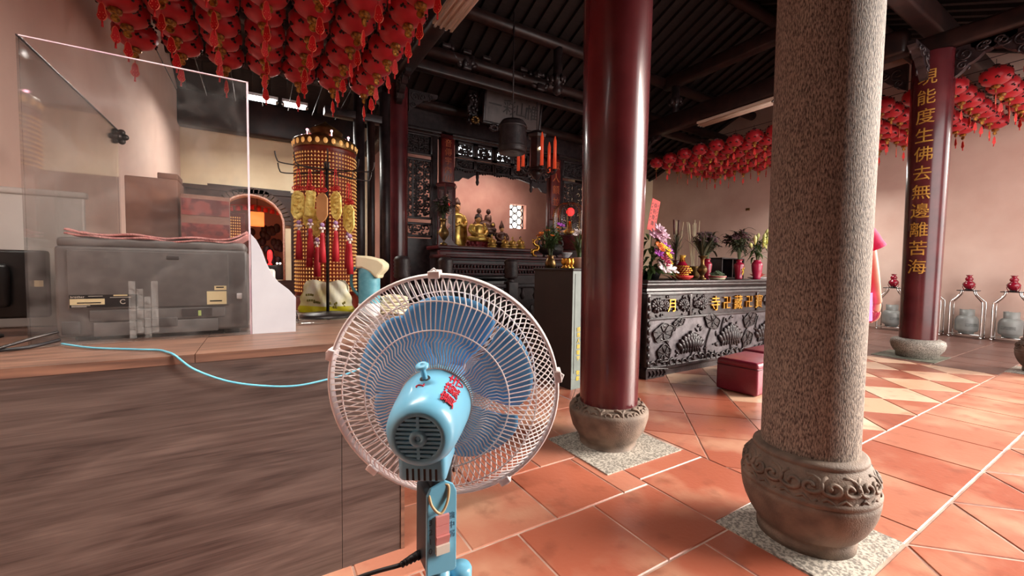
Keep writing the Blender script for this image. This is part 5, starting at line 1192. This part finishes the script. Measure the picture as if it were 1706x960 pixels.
# altar counters
alt = thing('altar_table', 'dark red-black stepped altar table carrying the gilded statues', 'table', (5.12,8.95,0))
mb = MB(); mb.rbox((-1.98,-.85,1.6),(1.55,-.1,1.68), .02); mb.rbox((-1.25,.1,1.6),(1.28,.98,1.68), .02); mb.box((-1.25,-.12,1.6),(1.28,.12,1.678)); mb.build('tabletop', 'darkred', alt)
mb = MB(); mb.box((-1.9,-.75,0),(1.45,-.13,1.6)); mb.box((-1.2,-.13,0),(1.2,.9,1.6)); mb.build('carcass', 'blackwood', alt)
mb = MB(); mb.rbox((-1.98,-.87,1.42),(1.55,-.74,1.58), .03); mb.rbox((-1.95,-.82,1.3),(1.5,-.74,1.4), .02); mb.build('molding', 'darkred', alt)
mb = MB(); mb.prism([(-2.22,1.68),(-1.75,1.68),(-1.85,1.72),(-1.95,1.85),(-2.0,2.0),(-2.18,2.05),(-2.22,2.0)], .06, 'xz', 0); o = mb.build('altar_scroll_end', 'darkred', None, (5.4,8.2,.001)); tag(o, 'dark red curled scroll board standing on the left end of the altar table', 'carving')
sb = thing('lower_altar_table', 'long dark red lower altar table with rows of fretwork in front of the altar', 'table', (4.4,6.9,0))
mb = MB(); mb.rbox((-1.75,-.4,1.38),(1.75,.4,1.44), .015); mb.build('tabletop', 'darkred', sb)
mb = MB(); mb.box((-1.65,-.3,.0),(1.65,.35,1.38)); mb.build('carcass', 'blackwood', sb); mb = MB()
for z in (1.1,1.19,1.28,1.35): mb.rbox((-1.7,-.345,z-.012),(1.7,-.29,z+.012), .006)
for k in range(52): x = -1.66+k*.065; mb.ell((x,-.32,1.145), (.022,.02,.03), 6, 5); mb.ell((x+.03,-.32,1.235), (.022,.02,.03), 6, 5)
mb.build('fretwork', 'darkred', sb)
# carved balustrade posts in front
M['soot'] = pm('sooty_carved_stone', s(62,52,54), s(36,30,32), 12, .45, bump=.25)
bl = thing('balustrade', 'dark carved balustrade with ringed drum posts in front of the altar', 'railing', (3.3,5.5,0))
for x in (-1.68,-1.06,.03,1.2):
    mb = MB(); mb.rbox((-.085+x,-.085,0),(.085+x,.085,1.0), .01); mb.lathe([(.09,1.0),(.05,1.02),(.055,1.05),(.1,1.06)]+[(.1+.014*(i%2),1.07+.025*i) for i in range(11)]+[(.09,1.34),(.06,1.355),(.0,1.36)], (x,0,0), 24); mb.build('post', 'soot', bl)
for a, b in ((-1.59,-1.15),(-.97,-.06),(.12,1.11)):
    mb = MB(); mb.rbox((a,-.035,.9),(b,.035,.97), .015); mb.rbox((a,-.03,.1),(b,.03,.18), .01); mb.build('rail', 'soot', bl)
    mb = MB(); mb.box((a,-.012,.2),(b,.012,.72)); 
    for k in range(5): q = a+(b-a)*(k+.5)/5; mb.ell((q,-.012,.46), (.06,.02,.18), 8, 6)
    mb.build('panel', 'soot', bl)
    for k in range(4): q = a+(b-a)*(k+.5)/4; mb = MB(); mb.lathe([(.02,.72),(.045,.78),(.02,.84),(.03,.9)], (q,0,0), 10); mb.build('baluster', 'soot', bl)
mb = MB(); mb.rbox((-.55,-.25,0),(.55,.25,1.02), .03); mb.rbox((-.6,-.3,1.02),(.6,.3,1.08), .02); o = mb.build('dark_chest', 'black', None, (3.0,6.2,0)); tag(o, 'black chest standing in the shadow behind the balustrade', 'chest')
# ------------------------------------------------------------------ statues on the altar
M['statgold'] = pm('gilded_statue', s(236,204,110), s(170,122,58), 7, .28, metal=.65); M['statdark'] = pm('dark_bronze_statue', s(112,76,62), s(66,42,38), 7, .4, metal=.3); M['hairdark'] = pm('dark_blue_black_hair', s(44,36,40), s(28,22,26), 9, .5); M['facegold'] = pm('gilded_face', s(226,176,120), s(206,150,96), 6, .35, metal=.3); M['lotusred'] = pm('red_lotus_seat', s(140,44,52), s(100,28,36), 7, .4)
SZ = 1.68
def head(mb, c, r):
    c = Vector(c); mb.ell(c, (r*.82,r*.9,r), 14, 10); mb.ell(c+Vector((0,-r*.88,-r*.05)), (r*.12,r*.16,r*.2), 7, 5)
    for sx in (-1,1): mb.ell(c+Vector((sx*r*.84,0,-r*.1)), (r*.12,r*.18,r*.38), 7, 5); mb.ell(c+Vector((sx*r*.33,-r*.78,r*.1)), (r*.17,r*.08,r*.06), 7, 5)
    mb.ell(c+Vector((0,-r*.8,-r*.45)), (r*.22,r*.1,r*.06), 7, 5)
def standing(name, label, x, y, h, m, crown=True, z=SZ):
    t = thing(name, label, 'statue', (x,y,z)); k = h; mb = MB()
    mb.lathe([(.0,.05*k),(.15*k,.05*k),(.17*k,.09*k),(.13*k,.3*k),(.14*k,.42*k),(.12*k,.5*k),(.135*k,.6*k),(.14*k,.68*k),(.1*k,.735*k),(.045*k,.75*k),(.045*k,.79*k)], (0,0,0), 26, wob=lambda a, z: 1+(.05*math.sin(9*a+z*7) if z < .5*k else 0)+.12*abs(math.cos(a)))
    for sx in (-1,1):
        mb.tube(smoothcurve([(sx*.135*k,0,.69*k),(sx*.18*k,-.04*k,.55*k),(sx*.1*k,-.14*k,.47*k),(sx*.02*k,-.16*k,.5*k)], 5), [.05*k]*6+[.045*k]*6+[.035*k]*4, 8)
        mb.tube(smoothcurve([(sx*.14*k,-.08*k,.5*k),(sx*.17*k,-.07*k,.3*k),(sx*.15*k,-.1*k,.12*k)], 5), [.05*k,.048*k,.045*k,.043*k,.04*k,.038*k,.035*k,.03*k,.03*k,.03*k,.03*k], 6)
    mb.ell((0,-.17*k,.51*k), (.03*k,.03*k,.05*k), 8, 6); mb.build('robe', m, t)
    mb = MB(); head(mb, (0,-.02*k,.86*k), .075*k); mb.build('head', 'facegold', t)
    mb = MB(); mb.ell((0,.015*k,.9*k), (.078*k,.08*k,.07*k), 14, 9); mb.ell((0,.05*k,.8*k), (.085*k,.04*k,.11*k), 12, 8)
    if crown: mb.lathe([(.07*k,.92*k),(.078*k,.95*k),(.06*k,.99*k),(.045*k,1.03*k),(.02*k,1.06*k),(.0,1.07*k)], (0,0,0), 16)
    mb.build('hair', 'statdark' if crown else 'hairdark', t)
    mb = MB(); mb.lathe([(.0,0),(.2*k,0),(.21*k,.03*k),(.17*k,.06*k),(.0,.06*k)], (0,0,0), 24, wob=lambda a, z: 1+.05*math.cos(10*a)); mb.build('lotus_base', m, t); return t
def seated(name, label, x, y, h, m, seat='lotusred', z=SZ, hair='hairdark', hat=False):
    t = thing(name, label, 'statue', (x,y,z)); k = h; mb = MB(); zb = .2*k
    mb.ell((0,-.03*k,zb+.1*k), (.36*k,.24*k,.11*k), 18, 10)
    for sx in (-1,1): mb.tube(smoothcurve([(sx*.06*k,0,zb+.1*k),(sx*.33*k,-.08*k,zb+.1*k),(sx*.1*k,-.24*k,zb+.08*k),(-sx*.1*k,-.24*k,zb+.1*k)], 5), .075*k, 8); mb.tube(smoothcurve([(sx*.19*k,0,zb+.5*k),(sx*.27*k,-.05*k,zb+.33*k),(sx*.12*k,-.2*k,zb+.2*k),(0,-.22*k,zb+.2*k)], 5), [.075*k]*8+[.06*k]*8, 8)
    mb.lathe([(.2*k,zb+.1*k),(.17*k,zb+.3*k),(.2*k,zb+.45*k),(.15*k,zb+.53*k),(.06*k,zb+.56*k),(.05*k,zb+.6*k)], (0,0,0), 22, wob=lambda a, z: 1+.1*abs(math.cos(a))); mb.build('robe', m, t)
    mb = MB(); head(mb, (0,-.02*k,zb+.68*k), .1*k); mb.build('head', 'facegold' if m != 'statgold' or 1 else m, t)
    mb = MB(); mb.ell((0,.015*k,zb+.73*k), (.1*k,.105*k,.09*k), 14, 9); mb.ell((0,.0,zb+.82*k), .045*k, 10, 7)
    if hat: mb.lathe([(.11*k,zb+.74*k),(.12*k,zb+.78*k),(.07*k,zb+.9*k),(.03*k,zb+1.0*k),(.0,zb+1.08*k)], (0,0,0), 14)
    mb.build('hair', hair, t)
    mb = MB()
    for row in range(2):
        for q in range(14): a = 2*PI*(q+.5*row)/14; mb.ell((.3*k*math.cos(a),.22*k*math.sin(a),.06*k+.09*k*row), (.06*k,.05*k,.07*k), 7, 5, RZ(a))
    mb.lathe([(.0,0),(.3*k,0),(.3*k,.03*k),(.24*k,.1*k),(.28*k,.2*k),(.0,.2*k)], (0,0,0), 24); mb.build('lotus_seat', seat, t); return t
standing('guanyin_statue' if False else 'standing_statue', 'tall gilded standing statue with a pointed crown at the left of the altar', 4.12, 9.4, 1.17, 'statgold')
seated('seated_statue', 'gilded seated statue with dark hair on a red lotus seat beside the tall one', 4.52, 9.05, .8, 'statgold')
# mask-like lion carving with figures on top
ln = thing('lion_head_carving', 'dark bronze carved lion head crowned by two small figures on the altar', 'statue', (4.88,9.4,SZ)); mb = MB(); rr = random.Random(12)
mb.ell((0,0,.52), (.27,.2,.24), 18, 12); mb.ell((.05,-.14,.46), (.2,.16,.12), 14, 9); mb.ell((.12,-.24,.5), (.1,.08,.06), 10, 7); mb.ell((0,-.08,.26), (.22,.17,.1), 14, 9)
for sx in (-1,1): mb.ell((sx*.13+.02,-.17,.62), (.07,.05,.05), 10, 7); mb.ell((sx*.25,0,.62), (.06,.06,.1), 8, 6)
for k in range(26): a = rr.uniform(0,6.28); mb.ell((.26*math.cos(a), .08+.1*rr.random(), .48+.26*math.sin(a)), (.06,.06,.06), 7, 5)
mb.lathe([(.0,0),(.2,0),(.22,.05),(.16,.12),(.2,.2),(.0,.2)], (0,0,0), 20); mb.build('mask', 'statdark', ln)
for x in (-.17,.1): mb = MB(); mb.lathe([(.09,.7),(.1,.78),(.08,.88),(.03,.9)], (x,0,0), 14); head(mb, (x,-.02,.97), .07); mb.build('small_figure', 'statdark', ln)
for sx in (-1,1): mb = MB(); mb.ell((sx*.12+.02,-.205,.625), (.045,.02,.035), 10, 7); mb.build('eye', 'statgold', ln)
mb = MB(); mb.ell((.06,-.24,.37), (.14,.06,.03), 10, 6); 
for k in range(6): mb.ell((-.05+.045*k,-.28,.385), (.013,.012,.025), 6, 5)
mb.build('mouth', 'black', ln)
seated('seated_statue', 'dark bronze seated statue with a tall pointed hat right of the lion carving', 5.27, 9.2, .6, 'statdark', 'statdark', hat=True, hair='statdark')
for x, y, h, lab in ((4.72,8.7,.32,'tiny gilded seated figure below the lion carving'),(5.08,8.7,.3,'tiny gilded seated figure left of three in the front row'),(5.3,8.7,.3,'tiny gilded seated figure in the middle of three in the front row'),(5.53,8.7,.32,'tiny gilded seated figure at the right end of the front row')):
    seated('gilded_figurine', lab, x, y, h, 'statgold', 'statgold', hair='statdark' if x > 5.3 else 'statgold')
# vase with dark foliage left of the statues
fv = vase('altar_vase', 'dark brass vase of dark foliage standing left of the gilded statues', 3.5, 8.32, [(.0,0),(.09,0),(.1,.03),(.05,.07),(.06,.12),(.12,.22),(.13,.28),(.07,.38),(.05,.45),(.06,.52),(.09,.56),(.08,.56),(.04,.45)], 'brass', z=1.68)
fv.location = (3.3,8.25,1.68); bouquet_in(fv, .54, 41, .22, .5, 'dryleaf', 'dryflower', 190, 16, .05, 24, .2, .04)
# brass dragon and dark offerings on the lower table
dg_ = thing('dragon_ornament', 'small gold dragon ornament rearing on the lower altar table', 'ornament', (4.72,6.85,1.44)); mb = MB()
pts = smoothcurve([(.02,0,.02),(-.06,0,.05),(-.07,0,.13),(.03,0,.15),(.06,0,.22),(-.03,0,.26),(-.04,0,.33),(.03,-.02,.36)], 6); mb.tube(pts, [.012+.022*math.sin(PI*min(1,(i+3)/len(pts))) for i in range(len(pts))], 9)
mb.ell((.05,-.03,.37), (.05,.03,.03), 10, 7); mb.tube([(.03,-.02,.39),(.0,-.01,.44)], .006, 5); mb.tube([(.04,-.01,.39),(.02,.0,.45)], .006, 5)
for i in range(4,len(pts)-4,4): mb.ell(pts[i]+Vector((-.03,0,.02)), (.022,.006,.018), 6, 5)
mb.build('body', 'gold', dg_)
mb = MB(); mb.rbox((-.1,-.06,0),(.1,.06,.02), .005); mb.build('base', 'blackwood', dg_)
of = thing('dark_incense_burner', 'dark broad incense burner right of the gold dragon ornament', 'incense burner', (5.12,6.88,1.44)); mb = MB(); mb.lathe([(.0,.06),(.16,.06),(.24,.12),(.26,.2),(.22,.24),(.24,.27),(.2,.27),(.0,.2)], (0,0,0), 28, cap=False); mb.build('bowl', 'soot', of)
for k in range(3): a = k*2.1; mb = MB(); mb.tube([(.14*math.cos(a),.14*math.sin(a),.1),(.17*math.cos(a),.17*math.sin(a),.0)], [.03,.02], 8); mb.build('leg', 'soot', of)
for sx in (-1,1): mb = MB(); mb.tube(smoothcurve([(sx*.22,0,.22),(sx*.3,0,.27),(sx*.28,0,.36),(sx*.24,0,.36)], 5), .02, 8); mb.build('handle', 'soot', of)
for x, lab, m in ((5.5,'pale bowl at the right end of the lower altar table','white'),): mb = MB(); mb.lathe([(.0,0),(.05,0),(.06,.02),(.12,.09),(.13,.12),(.115,.12),(.05,.03)], (0,0,0), 24, cap=False); o = mb.build('offering_bowl', m, None, (x,6.85,1.44)); tag(o, lab, 'bowl')
# ------------------------------------------------------------------ plaque
pl_ = thing('name_plaque', 'wide dark grey plaque carved with four characters leaning out above the altar', 'sign', (4.84,8.02,4.36), 0); pl_.rotation_euler = (math.radians(8),0,0); pl_.scale = (.94,.94,.94)
M['plaque'] = pm('charcoal_plaque', s(92,80,78), s(72,62,62), 5, .5); M['plaqueink'] = pm('dark_carved_stroke', s(46,38,38), s(36,30,30), 9, .6)
mb = MB(); mb.rbox((-.76,0,.0),(.76,.06,.8), .01); mb.build('board', 'plaque', pl_); mb = MB()
for a, b in (((-.8,-.03,-.04),(.8,.05,.02)),((-.8,-.03,.78),(.8,.05,.84)),((-.8,-.03,0),(-.74,.05,.8)),((.74,-.03,0),(.8,.05,.8))): mb.rbox(a, b, .015)
mb.build('frame', 'blackwood', pl_); mb = MB()
for ch, x in (('一',-.5),('彩',-.12),('山',.22),('惟',.52)): put(mb, ch, .36, T(x,-.006,.42), .012)
for k in range(4): mb.box((-.66,-.006,.2+.035*k),(-.65,-.002,.225+.035*k))
mb.build('carved_lettering', 'plaqueink', pl_)
for x in (-.5,.5): mb = MB(); 
for x in (-.5,.55):
    mb = MB()
    for k in range(9): a = k*.7; mb.ell((x+.09*math.cos(a),-.02,-.1+.05*math.sin(a)), (.06,.05,.045), 8, 6)
    mb.build('carved_support', 'blackwood', pl_)
for x in (-.95,2.5):
    mb = MB(); rr = random.Random(int(x*10)); mb.rbox((-.1,-.06,.0),(.1,.06,.66), .02)
    for k in range(30): mb.ell((rr.uniform(-.14,.14), -.07, rr.uniform(-.05,.62)), (.04,.04,.05), 6, 5)
    o = mb.build('carved_strut', 'blackwood', None, (4.84+x*.94,8.2,4.35)); tag(o, 'carved black strut '+('left of the plaque above the altar' if x < 0 else 'right of the plaque above the altar'), 'carving')
    mb = MB(); 
    for k in range(8): a = k*.8; mb.ell((.07*math.cos(a),-.03,.06*math.sin(a)), (.045,.03,.03), 7, 5)
    g = mb.build('gilded_carving', 'brass', o); g.location = (0,-.1,.02)
# hanging black drum
hd = thing('hanging_bell', 'sooty black bell-shaped drum hanging in front of the plaque', 'bell', (3.93,6.5,3.3)); mb = MB(); mb.lathe([(.0,.04),(.23,.0),(.25,.02),(.25,.1),(.24,.42),(.25,.5),(.2,.57),(.08,.6),(.0,.6)], (0,0,0), 32); mb.build('body', 'soot', hd)
mb = MB(); mb.tube([(0,0,.6),(0,0,2.5)], .014, 6); mb.build('chain', 'soot', hd)
mb = MB(); 
for z in (.1,.46): mb.lathe([(.25,z-.02),(.265,z),(.25,z+.02)], (0,0,0), 32, cap=False)
mb.build('band', 'soot', hd)
# chandelier of electric candles
ch_ = thing('candle_chandelier', 'black palace lantern with tall orange-red electric candles around it', 'chandelier', (5.08,7.4,3.2)); M['candle'] = pm('orange_red_candle', s(226,92,56), s(206,70,44), 5, .35, emit=s(220,70,40), estr=.25)
mb = MB(); mb.lathe([(.16,.1),(.2,.12),(.2,.16),(.15,.18),(.15,.78),(.2,.8),(.22,.86),(.1,.95),(.0,.98)], (0,0,0), 6, smooth=False); mb.lathe([(.0,-.1),(.05,-.06),(.1,.0),(.16,.1),(.0,.1)], (0,0,0), 12); mb.build('lantern_body', 'blackwood', ch_)
for k in range(6):
    a = k*PI/3+.2; c, s_ = math.cos(a), math.sin(a)
    mb = MB(); mb.tube(smoothcurve([(.14*c,.14*s_,.1),(.3*c,.3*s_,.02),(.4*c,.4*s_,.05),(.4*c,.4*s_,.1)], 5), .018, 7); mb.lathe([(.0,.08),(.05,.09),(.06,.12),(.0,.13)], (.4*c,.4*s_,0), 14); 
    for q in range(5): mb.ell((.3*c+.05*math.cos(q),.3*s_+.03*math.sin(q),.03+.03*q), (.03,.03,.02), 6, 5)
    mb.build('arm', 'blackwood', ch_)
    mb = MB(); mb.lathe([(.0,.13),(.036,.13),(.033,.7),(.02,.76),(.012,.8),(.0,.82)], (.4*c,.4*s_,0), 14); mb.build('candle', 'candle', ch_)
mb = MB(); mb.ell((-.02,-.16,.55), .028, 8, 6); mb.build('bulb', pm('warm_bulb', s(255,230,190), emit=s(255,220,170), estr=8), ch_)
mb = MB(); mb.tube([(0,0,.97),(0,0,1.56)], .012, 6); mb.build('chain', 'soot', ch_)
# dark door frame, orange lattice door left of the column
df_ = thing('lattice_door', 'orange-brown lattice door with tall dark posts between tower and column', 'door leaf', (1.45,6.9,0))
for x, m in ((-.1,'blackwood'),(.3,'blackwood'),(.08,'beam')): mb = MB(); mb.cyl((x,0,0),(x,0,4.0), .085 if m == 'blackwood' else .06, 16); mb.build('post', m, df_)
mb = MB()
for a, b in (((-.55,.1,.3),(-.5,.14,3.0)),((-.28,.1,.3),(-.2,.14,3.0)),((-.55,.1,2.95),(-.2,.14,3.0)),((-.55,.1,1.4),(-.2,.14,1.46)),((-.55,.1,2.2),(-.2,.14,2.26)),((-.55,.1,.3),(-.2,.14,.4))): mb.rbox(a, b, .006)
mb.build('door_frame', 'orangewood', df_); mb = MB()
for k in range(10): mb.cyl((-.5,.12,1.5+.15*k),(-.25,.12,1.6+.15*k), .012, 6)
mb.build('lattice', 'blackwood', df_)
mb = MB(); mb.rbox((-.6,-.06,3.5),(.36,.1,3.62), .01); mb.build('lintel', 'blackwood', df_)
# stone window tracery in the altar wall, gold light wall and red lantern seen through the arch
tr_ = MB(); 
for r0, c0 in ((.075,(-.0,.12)),(.075,(-.0,.34)),(.075,(0,.56)),(.075,(-.15,.23)),(.075,(.15,.23)),(.075,(-.15,.45)),(.075,(.15,.45)),(.075,(-.15,.03)),(.075,(.15,.03)),(.075,(-.15,.66)),(.075,(.15,.66))):
    tr_.tube([(c0[0]+r0*1.25*math.cos(k*.4),0,c0[1]+r0*1.3*math.sin(k*.4)) for k in range(16)], .016, 6, closed=True)
tr_.box((-.275,-.02,0),(-.255,.02,.69)); tr_.box((.255,-.02,0),(.275,.02,.69))
o = tr_.build('window_1', 'blackwood', None, (6.225,YB+.12,2.34)); struct(o)
mb = MB(); mb.box((5.2,YB+.5,1.8),(7.2,YB+.52,3.8)); struct(mb.build('window_2', 'daylit'))
M['goldwall'] = pm('gold_votive_grid', s(250,180,60), s(150,70,20), 60, .4, emit=s(255,150,40), estr=.8, lo=.45, hi=.5)
gw = thing('votive_light_cabinet', 'small gold and red votive light panel seen through the arch behind the printer', 'light panel', (-.5,YB+1.0,.6)); mb = MB(); mb.box((-.24,-.05,.0),(.22,.05,1.75)); mb.build('cabinet', 'towerred', gw)
mb = MB()
for i in range(9):
    for j in range(16): mb.ell((-.2+i*.04,-.052,.75+j*.06), (.014,.012,.02), 6, 4)
mb.build('gold_niches', 'ledgold', gw)
al = thing('arch_altar', 'dark altar with red candle lamp seen through the arched opening', 'altar', (.12,YB+.95,.6)); mb = MB(); mb.rbox((-.34,-.3,0),(.34,.3,.62), .02); mb.build('cabinet', 'blackwood', al)
mb = MB(); rr = random.Random(3)
for k in range(30): mb.ell((rr.uniform(-.3,.3), .2, rr.uniform(.65,1.5)), (.08,.06,.1), 7, 5)
mb.build('rock_carving', 'soot', al); mb = MB(); mb.lathe([(.0,.62),(.05,.63),(.02,.67),(.03,.72),(.05,.78),(.05,.9),(.03,.95),(.0,.96)], (.06,-.15,0), 16); mb.build('red_lamp', 'redglow', al)
for p in ((.2,-.2,.66),(.26,-.2,.66)): mb = MB(); mb.ell(p, .02, 8, 6); mb.build('bulb', pm('white_bulb', (1,1,1,1), emit=(1,.9,.8,1), estr=5), al)
rbn = thing('red_banner_lamp', 'glowing orange lantern hanging in the top of the arch', 'lantern', (-.05,YB+.5,2.05)); mb = MB(); mb.rbox((-.13,-.08,0),(.13,.08,.3), .02); mb.build('shade', pm('glowing_orange_paper', s(240,100,60), emit=s(255,110,50), estr=1.2), rbn); mb = MB(); mb.tube([(0,0,.3),(0,0,.62)], .006, 5); mb.build('cord', 'cord', rbn)
mb = MB()
for k in range(9): mb.lathe([(.0,-.06),(.05,-.05),(.045,.04),(.0,.05)], (-.55+k*.13,0,-.02*abs(k-4)), 8)
mb.tube([(-.7+k*.1,0,.05-.02*abs(k-7)*.5) for k in range(15)], .008, 5); o = mb.build('red_pennant_string', 'redcard', None, (-.12,YB+.9,2.5)); tag(o, 'string of small red pennants inside the arch', 'bunting')
# ------------------------------------------------------------------ person behind the stone column
def skin(V, E, Rr_, sub=2):
    me = bpy.data.meshes.new('k'); me.from_pydata([tuple(v) for v in V], E, []); o = bpy.data.objects.new('k', me); C.objects.link(o)
    sk = o.modifiers.new('s','SKIN'); sk.use_smooth_shade = True
    for i, r in enumerate(Rr_): me.skin_vertices[0].data[i].radius = (r, r) if not isinstance(r, tuple) else r; me.skin_vertices[0].data[i].use_root = (i == 0)
    ss = o.modifiers.new('d','SUBSURF'); ss.levels = sub
    dg = bpy.context.evaluated_depsgraph_get(); dg.update(); m2 = bpy.data.meshes.new_from_object(o.evaluated_get(dg))
    out = ([v.co.copy() for v in m2.vertices], [tuple(p.vertices) for p in m2.polygons]); bpy.data.objects.remove(o); bpy.data.meshes.remove(me); bpy.data.meshes.remove(m2); return out
M['skin'] = pm('warm_skin', s(208,148,122), s(190,128,104), 9, .5); M['shirt'] = pm('hot_pink_cotton', s(222,40,100), s(196,28,84), 5, .8); M['apron'] = pm('orchid_pink_cotton', s(226,96,190), s(206,76,170), 5, .8); M['trouser'] = pm('dark_cotton_trousers', s(52,48,60), s(40,36,46), 8, .8); M['hair'] = pm('black_hair', s(34,28,28), s(22,18,18), 30, .5); M['shoe'] = pm('black_shoe', s(30,28,30), s(22,20,22), 6, .4)
ps = thing('person', 'person in a hot pink short-sleeved top, right arm hanging, mostly hidden by the stone column', 'person', (3.935,1.43,0), math.radians(58.65-90+8)); ps.scale = (1.0,1.0,1.075)
AR = [(.185,0,1.40),(.218,-.015,1.27),(.242,-.025,1.13),(.275,-.02,1.02),(.316,-.01,.93),(.33,0,.885)]
V = [(0,0,.95),(0,0,1.08),(0,0,1.25),(0,0,1.40),(0,.01,1.48),(0,.03,1.56)]; E = [(0,1),(1,2),(2,3),(3,4),(4,5)]; Q = [(.155,.115),(.135,.1),(.155,.11),(.13,.09),.058,.055]
def chain(pts, rs, root):
    p = root
    for a, r in zip(pts, rs): V.append(a); Q.append(r); E.append((p, len(V)-1)); p = len(V)-1
chain(AR, [.052,.046,.043,.038,.028,.033], 3); hand_i = len(V)-1
chain([(-.185,0,1.40),(-.24,-.02,1.2),(-.27,-.01,1.1),(-.28,.06,.95),(-.28,.09,.88),(-.27,.12,.82)], [.052,.046,.042,.034,.027,.033], 3)
for sx in (1,-1): chain([(sx*.09,0,.86),(sx*.105,.005,.5),(sx*.11,-.01,.28),(sx*.11,-.015,.09),(sx*.115,.09,.035)], [.088,.06,.055,.04,.036], 0)
vs, fs = skin(V, E, Q); mb = MB(); mb._add(vs, fs, True)
mb.ell((0,.04,1.655), (.075,.095,.115), 18, 14); mb.ell((0,.135,1.645), (.014,.02,.022), 8, 6); mb.ell((0,.105,1.6), (.045,.04,.035), 10, 8)
for sx in (-1,1): mb.ell((sx*.078,.03,1.645), (.012,.022,.032), 8, 6); mb.ell((sx*.03,.122,1.67), (.013,.008,.007), 8, 6)
mb.ell((0,.128,1.605), (.022,.008,.007), 8, 6)
def hand(base, sgn):
    b = Vector(base); HV = [tuple(b+Vector((0,0,.03))), tuple(b+Vector((-.002*sgn,.0,-.02))), tuple(b+Vector((-.008*sgn,.005,-.06)))]; v, f = skin(HV, [(0,1),(1,2)], [(.026,.03),(.02,.038),(.016,.036)]); mb._add(v, f, True)
    for k, (oy, L_, cu) in enumerate(((.03,.075,.3),(.01,.085,.45),(-.011,.078,.6),(-.03,.06,.75))):
        p0 = b+Vector((-.006*sgn, oy, -.05)); d1 = Vector((-.35*sgn*cu, .1, -1)).normalized(); p1 = p0+d1*.045; d2 = Vector((-1.1*sgn*cu, .25, -1)).normalized(); p2 = p1+d2*L_*.4; d3 = Vector((-1.9*sgn*cu, .3, -1)).normalized(); p3 = p2+d3*L_*.35
        v, f = skin([p0,p1,p2,p3], [(0,1),(1,2),(2,3)], [.0092,.0095,.0085,.007]); mb._add(v, f, True)
    p0 = b+Vector((-.012*sgn,.03,-.0)); v, f = skin([p0, p0+Vector((-.02*sgn,.022,-.03)), p0+Vector((-.028*sgn,.026,-.062)), p0+Vector((-.03*sgn,.022,-.085))], [(0,1),(1,2),(2,3)], [.014,.0115,.0095,.0075]); mb._add(v, f, True)
hand(AR[-1], 1); hand((-.27,.12,.82), -1); mb.build('body', 'skin', ps)
mb = MB(); mb.ell((0,.02,1.69), (.088,.1,.1), 18, 12); mb.ell((0,-.02,1.64), (.083,.075,.11), 16, 12); mb.build('hair', 'hair', ps)
mb = MB(); mb.lathe([(.2,.84),(.195,.95),(.165,1.08),(.185,1.25),(.19,1.36),(.15,1.45),(.075,1.505),(.07,1.5)], (0,0,0), 32, cap=False, wob=lambda a, z: .68+.32*abs(math.cos(a))**1.2+.012*math.sin(7*a+z*20)); 
for sx in (1,-1): mb.tube(smoothcurve([(sx*.11,0,1.425),(sx*.175,0,1.415),(sx*.222,-.012,1.35),(sx*.246,-.02,1.30)], 5), [.06]*4+[.07]*4+[.072]*4+[.076,.079,.08,.081], 18, cap=False)
o = mb.build('top', 'shirt', ps)
mb = MB(); mb.lathe([(.205,.78),(.2,.9),(.197,.98)], (0,0,0), 32, cap=False, wob=lambda a, z: .72+.3*abs(math.cos(a))**1.2); o = mb.build('apron', 'apron', ps); o['label'] = 'orchid pink lower hem'
mb = MB()
for sx in (1,-1): mb.tube(smoothcurve([(sx*.09,0,.9),(sx*.1,0,.5),(sx*.11,-.012,.09)], 6), [.11]*3+[.1]*3+[.085]*4+[.075]*3, 18)
mb.build('trousers', 'trouser', ps)
for sx in (1,-1): mb = MB(); mb.rbox((sx*.115-.045,-.07,.003),(sx*.115+.045,.165,.07), .03, 3); mb.build('shoe', 'shoe', ps)

al_ = lamp('altar_fill_light','AREA',(4.9,9.0,3.3),9,(1,.8,.7),shape='RECTANGLE',size=2.2,size_y=.15); aim(al_,(4.9,9.9,2.4))  # added fill light with no fitting, brightens the altar alcove
mb = MB(); mb.rbox((-.02,-.055,-.035),(.0,.055,.035), .006); mb.box((-.023,-.03,-.012),(-.02,.03,.012)); o = mb.build('wall_plate', 'brass', None, (11.848,6.62,2.98)); tag(o, 'small brown plate fixed on the pink wall above the offering table', 'wall plate')
bxk = thing('votive_box', 'black open-fronted wooden box behind the lilies on the offering table', 'box', (6.28,3.8,TBH)); mb = MB()
for a, b in (((-.3,-.1,0),(.3,.1,.02)),((-.3,-.1,.3),(.3,.1,.32)),((-.3,-.1,.02),(-.28,.1,.3)),((.28,-.1,.02),(.3,.1,.3)),((-.28,.08,.02),(.28,.1,.3))): mb.rbox(a, b, .004)
mb.build('case', 'blackwood', bxk); mb = MB(); mb.box((-.012,-.09,.02),(.012,.08,.3)); mb.build('divider', 'blackwood', bxk)
